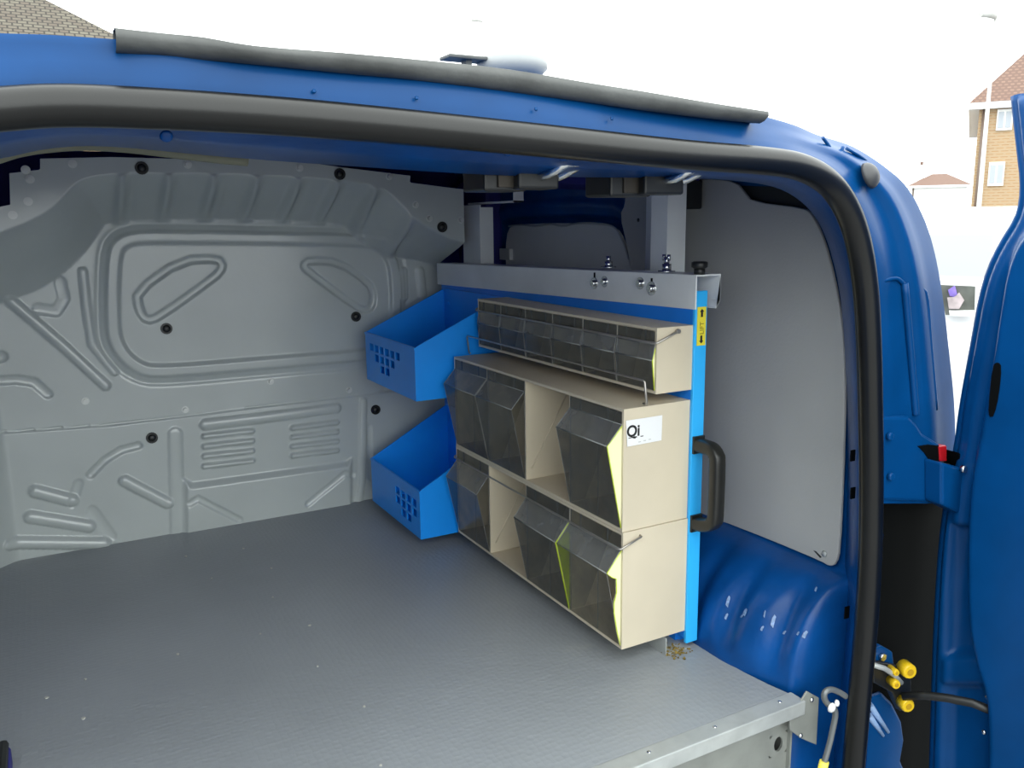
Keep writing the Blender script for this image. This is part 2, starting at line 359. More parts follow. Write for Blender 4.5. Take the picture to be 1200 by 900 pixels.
# ---- bulkhead (pressed steel)
def PB(pts, Y=None): return [(lambda p: (p[0], p[2]))(onY(x, y, Y or YB)) for x, y in pts]
FLG = 0.165                   # how far the top flange stands proud of the main pressing
def bulk_depth(U, V):
    d = np.zeros(U.shape)
    # top flange and the sloping arch under it
    fl = PB([(-260, 330), (-120, 310), (-20, 280), (30, 262), (62, 244), (80, 224), (98, 208), (150, 203), (250, 204), (350, 208), (425, 214), (452, 222), (470, 240), (498, 266), (548, 288), (700, 300), (700, -200), (-260, -200)], YB - FLG)
    fl = smooth_poly(fl, 2)
    s = sdf(U, V, fl)
    wd = 0.088 + 0.04 * (1 - sstep(-0.02, 0.16, U)) - 0.028 * sstep(0.70, 0.85, U)
    t = np.clip(s / wd, 0, 1)
    prof = 1 - (0.8 * t + 0.2 * t * t * (3 - 2 * t)); prof = np.where(s <= 0, 1, prof)
    d += FLG * prof
    # vertical flutes across the arch
    win = sstep(0.10, 0.16, U) * (1 - sstep(0.74, 0.80, U)) * np.sin(np.pi * np.clip(s / (wd * 1.08), 0, 1)) ** 0.7 * (s > 0)
    ph = (U - 0.157) / 0.086
    fr = ph - np.round(ph)
    d += 0.034 * win * (np.exp(-(fr / 0.13) ** 2) - 0.25 * np.exp(-((fr - 0.26) / 0.10) ** 2))
    # outer frame ridge around the window pressing
    win_in = smooth_poly(PB([(143, 300), (152, 289), (180, 287), (300, 288), (430, 290), (446, 298), (455, 318), (456, 395), (450, 406), (320, 416), (186, 427), (165, 422), (148, 405), (142, 385)]), 2)
    s2 = sdf(U, V, win_in)
    d += 0.008 * sstep(0.000, 0.010, s2) * (1 - sstep(0.026, 0.036, s2))
    d -= 0.003 * np.exp(-((s2 - 0.046) / 0.006) ** 2)
    # two sunk polygon rings
    for poly in ([(160, 342), (212, 305), (256, 303), (262, 313), (252, 325), (186, 372), (172, 376), (163, 364)],
                 [(356, 311), (363, 305), (398, 307), (432, 331), (438, 345), (436, 360), (428, 364), (418, 360), (360, 317)]):
        s3 = np.abs(sdf(U, V, smooth_poly(PB(poly), 1)))
        d -= 0.006 * (1 - sstep(0.004, 0.011, s3))
    def bead(pts, r, h, px=True):
        nonlocal d
        q = seg_dist(U, V, PB(pts) if px else pts)
        d = d + 0.85 * h * np.sqrt(np.clip(1 - (q / r) ** 2, 0, 1)) * (1 if h > 0 else 1)
    bead([(12, 352), (70, 402), (124, 452)], 0.011, 0.008)
    bead([(97, 318), (101, 360), (108, 404), (134, 436)], 0.009, 0.005)
    bead([(-40, 448), (20, 445), (40, 448), (56, 462)], 0.010, -0.004)
    bead([(70, 330), (75, 350), (66, 365), (45, 362)], 0.012, -0.003)
    bead([(-6, 420), (2, 418)], 0.012, -0.005)
    bead([(472, 318), (473, 348)], 0.012, 0.007); bead([(492, 318), (495, 345)], 0.012, 0.006)
    # overlapped horizontal seam
    seam = PB([(-300, 532), (0, 506), (130, 497), (430, 461), (620, 437)])
    xs = np.array([p[0] for p in seam]); zs = np.array([p[1] for p in seam])
    zz = V - np.interp(U, xs, zs)
    low = zz < 0
    d += np.where(low, 0.004 - 0.010 * np.exp(-(zz / 0.0022) ** 2), 0.0)
    # lower pressing
    bead([(240, 497), (300, 490), (393, 478)], 0.013, 0.010)
    for k in range(4):
        bead([(239, 510.5 + k * 11.8), (295, 504.5 + k * 11.6)], 0.0068, 0.010)
        bead([(342, 501 + k * 10.8), (394, 494.5 + k * 10.9)], 0.0068, 0.010)
    ledge = PB([(214, 560), (225, 566), (405, 541), (412, 536), (412, 700), (214, 700)])
    s4 = sdf(U, V, ledge); d += 0.013 * (1 - sstep(-0.012, 0.004, s4))
    bead([(205, 508), (207, 590), (208, 660)], 0.016, 0.005)
    bead([(162, 522), (142, 527), (124, 538), (106, 556)], 0.009, -0.006)
    bead([(92, 566), (84, 590)], 0.010, -0.003); bead([(108, 598), (130, 628)], 0.012, -0.003)
    bead([(146, 563), (196, 589)], 0.013, 0.010)
    bead([(42, 575), (84, 586)], 0.014, 0.012); bead([(36, 605), (104, 616)], 0.014, 0.012); bead([(14, 635), (122, 636)], 0.014, 0.013)
    bead([(222, 588), (231, 582), (279, 607)], 0.008, -0.005)
    bead([(359, 588), (402, 553), (412, 556)], 0.008, -0.005)
    bead([(425, 470), (424, 560), (420, 590)], 0.010, 0.006)
    bead([(432, 500), (434, 560)], 0.007, -0.004)
    # returns towards the side wall at the far left
    d += 0.05 * (1 - sstep(-0.17, -0.095, U)) * (V < -0.22) * sstep(-.22, -.30, V)
    return d
bulk_out = PB([(-330, 262), (-330, 720), (640, 720), (640, 330), (546, 330), (543, 222), (480, 214), (481, 206), (400, 196), (330, 186), (280, 182), (200, 186), (130, 184), (47, 186), (47, 199), (11, 203), (12, 240), (-20, 246)], YB - FLG)
bo = [(x, z) for x, z in bulk_out]
bulk = heightfield('wall_front', np.arange(-0.40, 0.972, 0.0026), np.arange(-0.712, 0.150, 0.0026),
                   lambda U, V: (U, YB - bulk_depth(U, V), V), None, BULK, None, bo)
struct(bulk, 'grey pressed steel bulkhead at the front of the load bay')
def bulk_at(x, y):
    p = onY(x, y, YB); 
    for _ in range(4):
        dd = float(bulk_depth(np.array([[p[0]]]), np.array([[p[2]]]))[0, 0]); p = onY(x, y, YB - dd)
    return p
for x, y in ((166, 197), (398, 204), (518, 266), (195, 385), (417, 371), (178, 513), (440, 480)):
    p = bulk_at(x, y)
    m = MB().cyl((p[0], p[1] + .004, p[2]), (p[0], p[1] - .003, p[2]), 0.0125, 16); m.dome((p[0], p[1] - .003, p[2]), (0, -1, 0), 0.0085, 0.004, 14, 3)
    m.build('rubber_plug', BLACKP, bulk)
for x, y in ((85, 192), (220, 193), (351, 197), (456, 207), (35, 210), (33, 236), (15, 252), (100, 470), (217, 480), (317, 447), (409, 457), (487, 240), (503, 256), (540, 258), (30, 199)):
    p = bulk_at(x, y)
    m = MB().cyl((p[0], p[1] + .003, p[2]), (p[0], p[1] - .0015, p[2]), 0.0080, 14); m.cyl((p[0], p[1] - .001, p[2]), (p[0], p[1] - .008, p[2]), 0.0050, 6)
    m.build('bolt', mat('dull_zinc', (0.62, 0.64, 0.62), 0.35, 0.3), bulk)

# ---- right inner side wall with wheel arch
def wall_x(Yv, Zv):
    t = np.clip((-0.538 - Zv) / 0.155, 0, 1)
    fl = 0.5 + 0.5 * np.cos(2 * np.pi * (Yv - 0.985) / 0.083)
    end = (0.80 + 0.20 * sstep(0.80, 0.95, Yv)) * sstep(0.798, 0.824, Yv)
    x = 1.045 - 0.150 * end * np.sqrt(1 - (1 - t) ** 2) + 0.013 * np.sin(np.pi * np.clip(t, 0, 1)) ** 0.8 * (1 - fl) ** 2 * sstep(0.80, 0.84, Yv)
    # pressed frame around the side window opening
    wp = smooth_poly([(onX(a, b, 1.045)[1], onX(a, b, 1.045)[2]) for a, b in ((580, 262), (600, 252), (716, 250), (735, 262), (748, 340), (748, 380), (580, 380))], 1)
    s = sdf(Yv, Zv, wp)
    x = x + 0.02 * (1 - sstep(-0.012, 0.0, s)) - 0.008 * np.exp(-((s - 0.02) / 0.012) ** 2)
    return x
wr = heightfield('wall_right', np.arange(0.776, 2.06, 0.005), np.arange(-1.02, 0.12, 0.005),
                 lambda U, V: (wall_x(U, V), U, V), lambda u, v: (v < -0.06 + 0.15 * sstep(0.84, 1.0, u)) & ((u > 0.80) | (v < -0.46)), BLUE_IN)
struct(wr, 'blue painted inner side and wheel arch of the van')
def lining(px, X, name, label=None, mt=None):
    m = MB().prism([onX(a, b, X) for a, b in px], (0.006, 0, 0)); o = m.build(name, mt or LINING, wr, bevel=0.0015)
    if label: o['label'] = label
    return o
big = smooth_poly([(836, 607), (905, 634), (962, 658), (972, 664), (979, 661), (983, 645), (987, 560), (990, 460), (988, 400), (982, 350), (971, 300), (960, 268), (950, 250), (942, 244), (880, 236), (872, 226), (862, 213), (830, 209), (770, 214), (733, 222), (732, 240), (726, 252), (735, 290), (745, 350), (760, 420), (800, 600)], 1)
lining(big, 1.028, 'lining_panel')
lining(smooth_poly([(593, 320), (592, 290), (595, 268), (604, 263), (650, 261), (706, 263), (722, 267), (730, 280), (738, 306), (741, 330), (660, 335)], 1), 1.040, 'window_blank_panel', None, mat('pale_hardboard', (0.66, 0.67, 0.66), 0.6, 0, 0.05, 6, 0.12, 180))
p = onX(966, 649, 1.028); MB().dome(p, (-1, 0, 0), 0.0055, 0.003, 12, 3).build('screw', GALV, wr)
MB().prism([onX(a, b, 1.0275) for a, b in ((953, 645), (956, 646), (963, 653), (961, 654))], (0.001, 0, 0)).build('slot', BLACKP, wr)
p = onX(748, 258, 1.028); MB().dome(p, (-1, 0, 0), 0.004, 0.002, 10, 3).build('screw', BLACKP, wr)
# pale patches that paint in the glints on the wheel arch ridges
def on_wall(x, y):
    X = 0.95
    for _ in range(25):
        p = onX(x, y, X); X = 0.5 * X + 0.5 * float(wall_x(np.array(p[1]), np.array(p[2])))
    return np.array(onX(x, y, X - 0.0015))
GLINT = mat('pale_glint_paint', (0.20, 0.30, 0.50), 0.4, 0, 0.4, 200)
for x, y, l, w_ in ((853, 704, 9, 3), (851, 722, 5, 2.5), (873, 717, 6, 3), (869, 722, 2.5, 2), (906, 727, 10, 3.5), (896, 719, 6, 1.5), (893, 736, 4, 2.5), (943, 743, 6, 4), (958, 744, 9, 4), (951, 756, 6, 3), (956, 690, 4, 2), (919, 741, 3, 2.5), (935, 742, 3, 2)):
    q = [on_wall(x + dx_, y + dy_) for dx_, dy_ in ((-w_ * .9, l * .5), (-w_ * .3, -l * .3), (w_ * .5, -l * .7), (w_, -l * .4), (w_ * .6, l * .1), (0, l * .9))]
    MB().add([tuple(p) for p in q], [tuple(range(6))]).build('glint_patch', GLINT, wr)
# black plastic in the recess above the big panel
MB().prism([onX(a, b, 1.040) for a, b in ((862, 210), (905, 214), (935, 226), (952, 243), (962, 262), (940, 258), (872, 246))], (0.004, 0, 0)).build('recess_trim', BLACKP, wr)
# thin white wire along the top of the window blank, and a clip at its corner
wpts = [onX(x, y, 1.034) for x, y in ((596, 265), (612, 263), (628, 266), (645, 262), (660, 266), (672, 262), (690, 261), (712, 263), (722, 267), (730, 282), (737, 304))]
MB().tube(smooth_poly(wpts, 2, False), 0.0022, 6).build('wire', mat('grey_wire', (0.4, 0.42, 0.42), 0.5), wr)
MB().box(*[onX(585, 291, 1.03), tuple(np.add(onX(597, 305, 1.03), (0.012, 0, 0)))]).build('clip', mat('white_plastic', (0.6, 0.62, 0.62), 0.5), wr, bevel=0.002)

# ---- left side, roof lining and front of the cab, all beyond the frame or in the dark gap
wl = MB().box((-0.42, 0.72, -1.02), (-0.40, 2.10, 0.20)).build('wall_left', BLUE_IN); struct(wl)
# =================================================================== THE VAN'S BODY
van = thing('van', 'blue panel van seen through its open rear doorway, framed by a black rubber seal', 'van', (0.32, 0.80, -1.45))
S = [(-330, 152), (-200, 145), (-60, 133), (0, 128), (60, 124), (130, 125), (265, 132), (400, 142), (600, 161), (800, 181), (890, 188), (935, 195), (968, 212), (990, 240), (1005, 280), (1014, 335), (1018, 400), (1020, 480), (1021, 560), (1020, 640), (1016, 720), (1008, 810), (1000, 900), (990, 1010)]
E = [(-330, 30), (-200, 32), (-60, 37), (0, 39), (60, 41), (136, 46), (272, 54), (410, 66), (625, 92), (830, 122), (920, 143), (958, 158), (1000, 172), (1040, 198), (1066, 224), (1088, 270), (1102, 330), (1112, 410), (1119, 490), (1119, 545), (1105, 600), (1100, 700), (1092, 810), (1086, 900)]
I = [(-330, 195), (-200, 195), (-60, 192), (0, 186), (60, 174), (130, 172), (265, 184), (400, 194), (600, 206), (800, 209), (872, 213), (915, 222), (945, 242), (963, 268), (976, 305), (985, 350), (990, 410), (993, 480), (993, 560), (991, 640), (987, 720), (979, 810), (970, 900), (958, 1010)]
S = smooth_poly(S[:1] + S[1:], 0, False)
def offs(P, k):
    out = []
    for i in range(len(P)):
        a = np.array(P[max(i - 1, 0)], float); b = np.array(P[min(i + 1, len(P) - 1)], float); t = (b - a) / np.linalg.norm(b - a)
        out.append((P[i][0] + t[1] * k, P[i][1] - t[0] * k))
    return out
NH = 19        # stations 0..NH carry the painted outer face
def corner_w(i): return float(sstep(9.5, 12.5, np.array(float(i))))
rows = []; wrap = []
O_ = offs(S, 10); Lp = offs(S, -13)
O_[NH] = (1032, 590); E[NH] = (1119, 590)
for i in range(NH + 1):
    cw = corner_w(i); lowr = float(sstep(15, 18, np.array(float(i))))
    s0 = np.array(O_[i]); e0 = np.array(E[i]); row = [onY(*O_[i], 0.752)]
    bump_ = math.exp(-((i - 11.0) / 2.2) ** 2)
    ye = 0.758 + cw * 0.010 + bump_ * 0.035
    prof = [(0.12, 0.0, 0.0), (0.25, 0.004, 0.010), (0.36, 0.004, 0.014), (0.50, 0.004, 0.004), (0.60, 0.002, -0.022), (0.70, 0.0, -0.026), (0.78, 0.0, -0.010), (0.86, 0.0, -0.004), (0.94, 0.002, -0.003)]
    for f_, hb, cb in prof:
        q = s0 + (e0 - s0) * f_
        row.append(onY(*q, 0.752 + (ye - 0.752) * f_ ** 1.3 - hb * 0.3 * (1 - cw) + cb * cw * 0.28))
    row.append(onY(*e0, ye))
    q = onY(*e0, ye)
    wrap.append([q, (q[0] + 0.001 * cw, q[1] + 0.03, q[2] + 0.002 * (1 - cw)), (q[0] + 0.004 * cw, q[1] + 0.16, q[2] + 0.006 * (1 - cw))])
    rows.append(row)
def resample(rows, m=3):
    A = np.array(rows); n = len(A); out = []
    for i in range(n - 1):
        p0, p1, p2, p3 = A[max(i - 1, 0)], A[i], A[i + 1], A[min(i + 2, n - 1)]
        for k in range(m):
            t = k / m
            out.append(0.5 * (2 * p1 + (p2 - p0) * t + (2 * p0 - 5 * p1 + 4 * p2 - p3) * t * t + (3 * p1 - p0 - 3 * p2 + p3) * t ** 3))
    out.append(A[-1]); return [[tuple(p) for p in r] for r in out]
m = MB(); m.loft(resample(rows, 5)); m.loft(resample(wrap, 5)); m.build('rear_frame', BLUE, van)
# door jamb: from under the seal inwards to the load bay
rows = []
for i in range(len(S)):
    cwx = corner_w(i)
    a = onY(*S[i], 0.745); b = onY(*offs(S, -8)[i], 0.752); c = onY(*Lp[i], 0.760); c2 = onY(*((np.array(Lp[i]) * .45 + np.array(I[i]) * .55)), 0.80); d = onY(*I[i], 0.838)
    e = (d[0] + 0.03 * cwx, d[1] + 0.022, d[2] + 0.062 * (1 - cwx)); 
    rows.append([a, b, c, c2, d, e])
MB().loft(resample(rows, 4)).build('door_jamb', BLUE_IN, van)
# rubber seal
sp = [onY(x, y, 0.735) for x, y in S]
spr = [r[0] for r in resample([[p] for p in sp], 5)]
MB().tube(spr, 0.0158, 16).build('door_seal', RUBBER, van)
# roof outside and inside
rf = MB(); ys = [0.84, 1.15, 1.6, 2.1, 2.6]; cross = [(-0.46, 0.0), (-0.42, 0.08), (-0.30, 0.120), (0.0, 0.134), (0.35, 0.136), (0.6, 0.126), (0.8, 0.108), (0.92, 0.092), (1.02, 0.070), (1.065, 0.0)]
rf.loft([[(x, y, z + 0.06 * (y - 0.85)) for x, z in cross] for y in ys]); rf.build('roof', BLUE, van, solid=0.002, recalc=False)
MB().loft([[(1.065, y, 0.0 + 0.06 * (y - 0.85)), (1.10, y, -0.12), (1.15, y, -0.35), (1.17, y, -0.7), (1.16, y, -1.15)] for y in (0.95, 1.3, 2.0, 2.6)]).build('side_panel', BLUE, van, solid=0.002, recalc=False)
MB().loft([[(-0.46, y, 0.0 + 0.06 * (y - 0.85)), (-0.56, y, -0.35), (-0.62, y, -0.7), (-0.60, y, -1.15)] for y in (0.75, 1.3, 2.0, 2.6)]).build('side_panel', BLUE, van, solid=0.002, recalc=False)
def ceil_z(x, y): return float(np.interp(x, [-0.44, -0.40, -0.30, 0.0, 0.35, 0.6, 0.8, 0.92, 1.01], [0.0, 0.066, 0.106, 0.120, 0.122, 0.112, 0.096, 0.078, 0.054])) + 0.06 * (y - 0.85)
cxs = [-0.43, -0.40, -0.30, 0.0, 0.35, 0.6, 0.8, 0.92, 1.008]
cl = MB().loft([[(x, y, ceil_z(x, y)) for x in cxs] for y in (0.86, 1.2, 1.6, 2.0, 2.34)]).build('ceiling', BLUE_DEEP, recalc=False); struct(cl)
for k in range(3):
    y = 1.15 + k * 0.36
    MB().loft([[(x, yy, ceil_z(x, yy) - dz) for yy, dz in ((y, .001), (y + .012, .012), (y + .05, .012), (y + .062, .001))] for x in cxs]).build('roof_bow', BLUE_DEEP, cl)
MB().box((-0.42, 2.20, -1.02), (1.06, 2.22, 0.165)).build('cab_panel', BLUE_DEEP, van)
MB().box((-0.43, 0.70, -1.05), (-0.33, 0.85, 0.16)).build('left_pillar', BLUE, van, bevel=0.01)
MB().box((-0.40, 0.78, -1.12), (1.20, 2.30, -1.02)).build('underbody', BLACKM, van)
# deep blue longitudinal rail of the roof above the side window
MB().prism([(1.05, 1.42, 0.095), (0.975, 1.42, 0.095), (1.005, 1.42, 0.065), (1.05, 1.42, 0.05)], (0, 0.59, 0.035)).build('cant_rail', BLUE_DEEP, van, bevel=0.008)
MB().box((1.0, 1.95, -0.70), (1.05, 2.12, 0.1)).build('front_pillar', BLUE_DEEP, van, bevel=0.01)
# headliner edge showing at the top left
tp = [onY(x, y, 0.875) for x, y in ((-120, 200), (-30, 190), (20, 176), (60, 170), (100, 168), (150, 171), (200, 177), (250, 183), (290, 187))]
MB().tube(resample([[p] for p in tp], 4) and [r[0] for r in resample([[p] for p in tp], 4)], 0.0065, 8).build('headliner_edge', mat('drab_trim', (0.16, 0.16, 0.11), 0.7), van)
# loose rubber strip along the gutter
top = [(135, 33), (190, 39), (240, 44), (300, 54), (400, 62), (500, 71), (600, 82), (690, 97), (760, 108), (830, 120), (901, 131)]
bot = [(136, 57), (190, 61), (240, 66), (300, 71), (400, 81), (500, 91), (600, 104), (690, 116), (760, 126), (830, 135), (895, 142)]
rows = []
for k, (a, b) in enumerate(zip(top, bot)):
    y0 = 0.742 + 0.004 * math.sin(k * 1.3)
    A, B = np.array(onY(*a, y0)), np.array(onY(*b, y0 + .006)); mid = (A + B) / 2
    rows.append([tuple(A + (0, 0.022, 0.002)), tuple(A + (0, 0.004, .001)), tuple(A), tuple(mid + (0, -0.004, 0)), tuple(B + (0, -0.001, 0)), tuple(B + (0, 0.006, -0.002)), tuple(B + (0, 0.022, 0)), tuple(A + (0, 0.022, 0.002))])
o = MB().loft(resample(rows, 3), True).build('gutter_strip', RUBBER_GREY, van)
o['label'] = 'loose weathered grey rubber strip along the roof edge'
# roof vent
vp = np.array(onZ(600, 79, 0.252))
m = MB(); m.cyl((vp[0], vp[1], 0.165), (vp[0], vp[1], 0.255), 0.035, 20)
m.tube([(vp[0], vp[1], z) for z in (0.238, 0.248, 0.262, 0.270)], [0.050, 0.060, 0.060, 0.045], 24)
m.build('roof_vent', mat('pale_grey_plastic', (0.32, 0.33, 0.33), 0.5), van)
MB().box((vp[0] - 0.125, vp[1] - 0.02, 0.256), (vp[0] - 0.045, vp[1] + 0.02, 0.262)).build('vent_flap', RUBBER_GREY, van, bevel=0.002)
MB().box((vp[0] - 0.09, vp[1] - 0.01, 0.16), (vp[0] - 0.08, vp[1] + 0.01, 0.258)).build('vent_bracket', RUBBER_GREY, van)
# small screw heads along the header and painted bolts
for x, y in ((368, 107), (488, 115), (628, 128), (717, 139)):
    p = onY(x, y, 0.750); MB().dome(p, (0, -1, 0.3), 0.0020, 0.0014, 8, 3).build('screw', BLUE, van)
for x, y in ((661, 184), (722, 187), (195, 160), (596, 178)):
    p = onY(x, y, 0.772); MB().dome(p, (0, -1, -0.6), 0.0055, 0.002, 12, 3).build('blanking_plug', BLUE_IN, van)
# rubber bump stop and sealer beads at the top right corner
p = np.array(onY(1022, 206, 0.754)); MB().dome(tuple(p + (0, 0.006, 0)), (0.25, -0.9, 0.35), 0.0175, 0.013, 20, 5).build('bump_stop', mat('dark_rubber', (0.05, 0.05, 0.052), 0.45), van)
for pts in ([(964, 161), (972, 172), (978, 184)], [(988, 172), (984, 184), (980, 194)], [(992, 174), (1012, 186), (1032, 204), (1042, 222), (1050, 232), (1060, 232)], [(1038, 212), (1042, 226), (1046, 238), (1052, 246), (1064, 250), (1076, 250)]):
    q = [onY(x, y, 0.781 + 0.055 * max(0, (x - 1010) / 60)) for x, y in pts]
    MB().tube([r[0] for r in resample([[a] for a in q], 3)], 0.0022, 6).build('sealer_bead', BLUE, van)
# pressed rails down the right pillar
for pts, r, yv in (([(1060, 332), (1066, 400), (1072, 470), (1073, 486)], 0.005, 0.757), ([(1066, 344), (1084, 342), (1090, 400), (1097, 480)], 0.0032, 0.762), ([(1033, 330), (1050, 326), (1060, 334)], 0.003, 0.758)):
    q = [onY(x, y, yv) for x, y in pts]; MB().tube([t[0] for t in resample([[a] for a in q], 4)], r, 8).build('pillar_rib', BLUE, van)
# hinge block below the pillar, with a recess and a red lens in it
hb = MB().prism([onY(x, y, 0.750) for x, y in ((1030, 488), (1066, 488), (1074, 496), (1082, 508), (1104, 522), (1104, 590), (1072, 588), (1030, 587))], (0, 0.014, 0)).build('hinge_block', BLUE, van, bevel=0.005)
MB().prism([onY(x, y, 0.7485) for x, y in ((1076, 523), (1088, 521), (1106, 523), (1107, 540), (1090, 541), (1084, 531))], (0, 0.010, 0)).build('recess', BLACKM, hb)
MB().prism([onY(x, y, 0.7465) for x, y in ((1101, 523), (1110, 522), (1110, 541), (1102, 541))], (0, 0.012, 0)).build('red_lens', RED, hb, bevel=0.002)
for x, y in ((1041, 511), (1042, 558)):
    p = onY(x, y, 0.749); MB().cyl(p, (p[0], p[1] - 0.006, p[2]), 0.0065, 6).build('bolt', BLUE, hb, bevel=0.002)
# shut face below the hinge block, coloured black for the shade in the gap
MB().box((1.06, 0.790, -1.05), (1.26, 0.80, -0.40)).build('gap_shade_face', BLACKM, van)
MB().prism([onY(x, y, 0.78) for x, y in ((1016, 818), (1034, 812), (1046, 824), (1057, 846), (1060, 868), (1056, 892), (1064, 912), (1064, 980), (1000, 980))], (0, 0.009, 0)).build('sill_pressing', BLUE, van, bevel=0.006)
for a, b in (((1019, 826), (1041, 858)), ((1018, 838), (1035, 862))):
    MB().tube([onY(*a, 0.779), onY(*b, 0.779)], [0.0055, 0.0025], 8).build('highlight_rib', mat('highlight_blue', (0.25, 0.38, 0.62), 0.4), van)  # pale colour paints in the highlights along these two ridges
# jamb slots
for x, y in ((1000, 534), (1000, 578), (993, 718)):
    a = np.array(onY(x - 2, y - 6, 0.779)); b = np.array(onY(x + 2, y + 6, 0.779)); MB().box(tuple(a), tuple(b + (0, 0.002, 0))).build('slot', BLACKM, van)
# door catches hanging under the header
for x0, x1, yy in ((560, 650, 203), (707, 792, 209)):
    a = np.array(onY(x0, yy - 6, 0.86)); b = np.array(onY(x1, yy + 22, 0.86)); sc_ = (b[0] - a[0])
    m = MB().box((a[0], 0.845, b[2]), (a[0] + sc_ * .55, 0.90, a[2] + .02)); m.box((a[0] + sc_ * .35, 0.83, b[2] + .002), (b[0] - .012, 0.87, a[2] + .006))
    ct = m.build('door_catch', BLACKP, van, bevel=0.003)
    MB().box((a[0] + sc_ * .16, 0.842, b[2] + .004), (a[0] + sc_ * .36, 0.846, a[2] - .003)).build('latch_plate', mat('dull_brass', (0.06, 0.052, 0.042), 0.5, 0.6), ct, bevel=0.001)
    # bent striker with a bright worn end
    ez = a[2] + .001
    pts = [(a[0] + sc_ * .62, 0.85, ez - .012), (a[0] + sc_ * .66, 0.815, ez - .008), (a[0] + sc_ * .78, 0.800, ez + .002), (a[0] + sc_ * .99, 0.802, ez + .003), (a[0] + sc_ * 1.01, 0.815, ez), (a[0] + sc_ * .9, 0.835, ez - .010), (a[0] + sc_ * .75, 0.85, ez - .012)]
    MB().tube([r[0] for r in resample([[q] for q in pts], 3)], 0.0052, 8).build('striker', ZINC, ct)
a = np.array(onY(786, 210, 1.16)); b = np.array(onY(823, 245, 1.16))
MB().box(tuple(a), tuple(b + (0, 0.04, 0))).build('black_box', BLACKP, van, bevel=0.003)

# =================================================================== REAR DOOR (open, hinged on the right)
door = thing('rear_door', 'open blue rear door of the van, hinged on the right pillar', 'van door', (1.15, 0.74, -1.0))
XD = 1.14
def PD(pts): return [(lambda p: (p[1], p[2]))(onX(x, y, XD)) for x, y in pts]
edge = [(1183, 111), (1186, 140), (1190, 175), (1194, 210), (1193, 236), (1187, 258), (1168, 288), (1154, 318), (1145, 350), (1137, 395), (1129, 440), (1122, 480), (1117, 520), (1109, 560), (1103, 600), (1098, 640), (1094, 700), (1091, 760), (1089, 830), (1087, 900), (1084, 990)]
edge = smooth_poly(edge, 1, False)
d_out = PD(edge); d_poly = [(0.10, 0.165)] + [(0.64, 0.158)] + d_out + [(0.10, d_out[-1][1])]
in_poly = smooth_poly(PD([(1215, 268), (1200, 287), (1188, 320), (1180, 370), (1171, 430), (1160, 495), (1149, 545), (1144, 590), (1142, 650), (1143, 720), (1151, 768), (1164, 806), (1167, 850), (1166, 920), (1164, 1000)]), 1, False)
in_poly = in_poly + [(0.14, in_poly[-1][1]), (0.14, in_poly[0][1] + .02)]
rec1 = PD([(1113, 612), (1138, 618), (1139, 700), (1146, 768), (1106, 772), (1108, 690)])
rec2 = PD([(1103, 800), (1150, 800), (1160, 830), (1160, 960), (1100, 960)])
win = [(0.16, 0.10), (0.60, 0.10), (0.60, -0.05), (0.55, -0.16), (0.16, -0.16)]
def door_x(U, V):
    x = np.full(U.shape, XD)
    x -= 0.030 * (1 - sstep(-0.012, 0.010, sdf(U, V, in_poly)))
    x += 0.016 * (1 - sstep(-0.010, 0.004, sdf(U, V, rec1))) + 0.014 * (1 - sstep(-0.014, 0.004, sdf(U, V, rec2)))
    e = sdf(U, V, d_poly); x += 0.012 * (1 - sstep(0.0, 0.012, -e))
    x -= 0.004 * np.exp(-((e + 0.026) / 0.007) ** 2)
    return x
heightfield('inner_panel', np.arange(0.10, 0.775, 0.004), np.arange(-0.99, 0.175, 0.004), lambda U, V: (door_x(U, V), U, V),
            None, BLUE, door, d_poly)
MB().prism([(XD + 0.022, u, v) for u, v in d_poly[::2]], (0.02, 0, 0)).build('outer_skin', BLUE, door)
MB().tube([(XD + 0.018, u, v) for u, v in d_out], 0.0085, 8).build('edge_fold', BLUE, door)
pts = [onX(x, y, XD - 0.032) for x, y in smooth_poly([(1163, 428), (1169, 424), (1173, 430), (1170, 462), (1164, 488), (1159, 489), (1158, 478)], 1)]
MB().prism(pts, (0.02, 0, 0)).build('vent_slot', BLACKM, door)
hg = MB().prism([onY(x, y, 0.722) for x, y in ((1104, 542), (1126, 548), (1143, 556), (1145, 600), (1128, 604), (1104, 592))], (0, 0.03, 0)).build('hinge', BLUE, door, bevel=0.004)
for x, y in ((1136, 567), (1135, 593), (1127, 549)):
    p = onY(x, y, 0.720); MB().cyl(p, (p[0], p[1] - .006, p[2]), 0.0055, 6).build('bolt', ZINC, hg)
MB().prism([onY(x, y, 0.730) for x, y in ((1122, 530), (1140, 540), (1146, 552), (1128, 548))], (0, 0.03, 0)).build('hinge_cover', BLACKM, door)
p = onX(1157, 817, XD - .01); MB().dome(p, (-1, 0, 0), 0.004, 0.003, 10, 3).build('bolt', ZINC, door)
p = onX(1153, 858, XD - .01); MB().dome(p, (-1, 0, 0), 0.004, 0.003, 10, 3).build('bolt', ZINC, door)

# the other rear door, unseen, added open to cut light from the left
MB().box((-0.40, -0.05, -0.99), (-0.36, 0.66, 0.13)).build('unseen_left_door', BLUE, van, bevel=0.012)

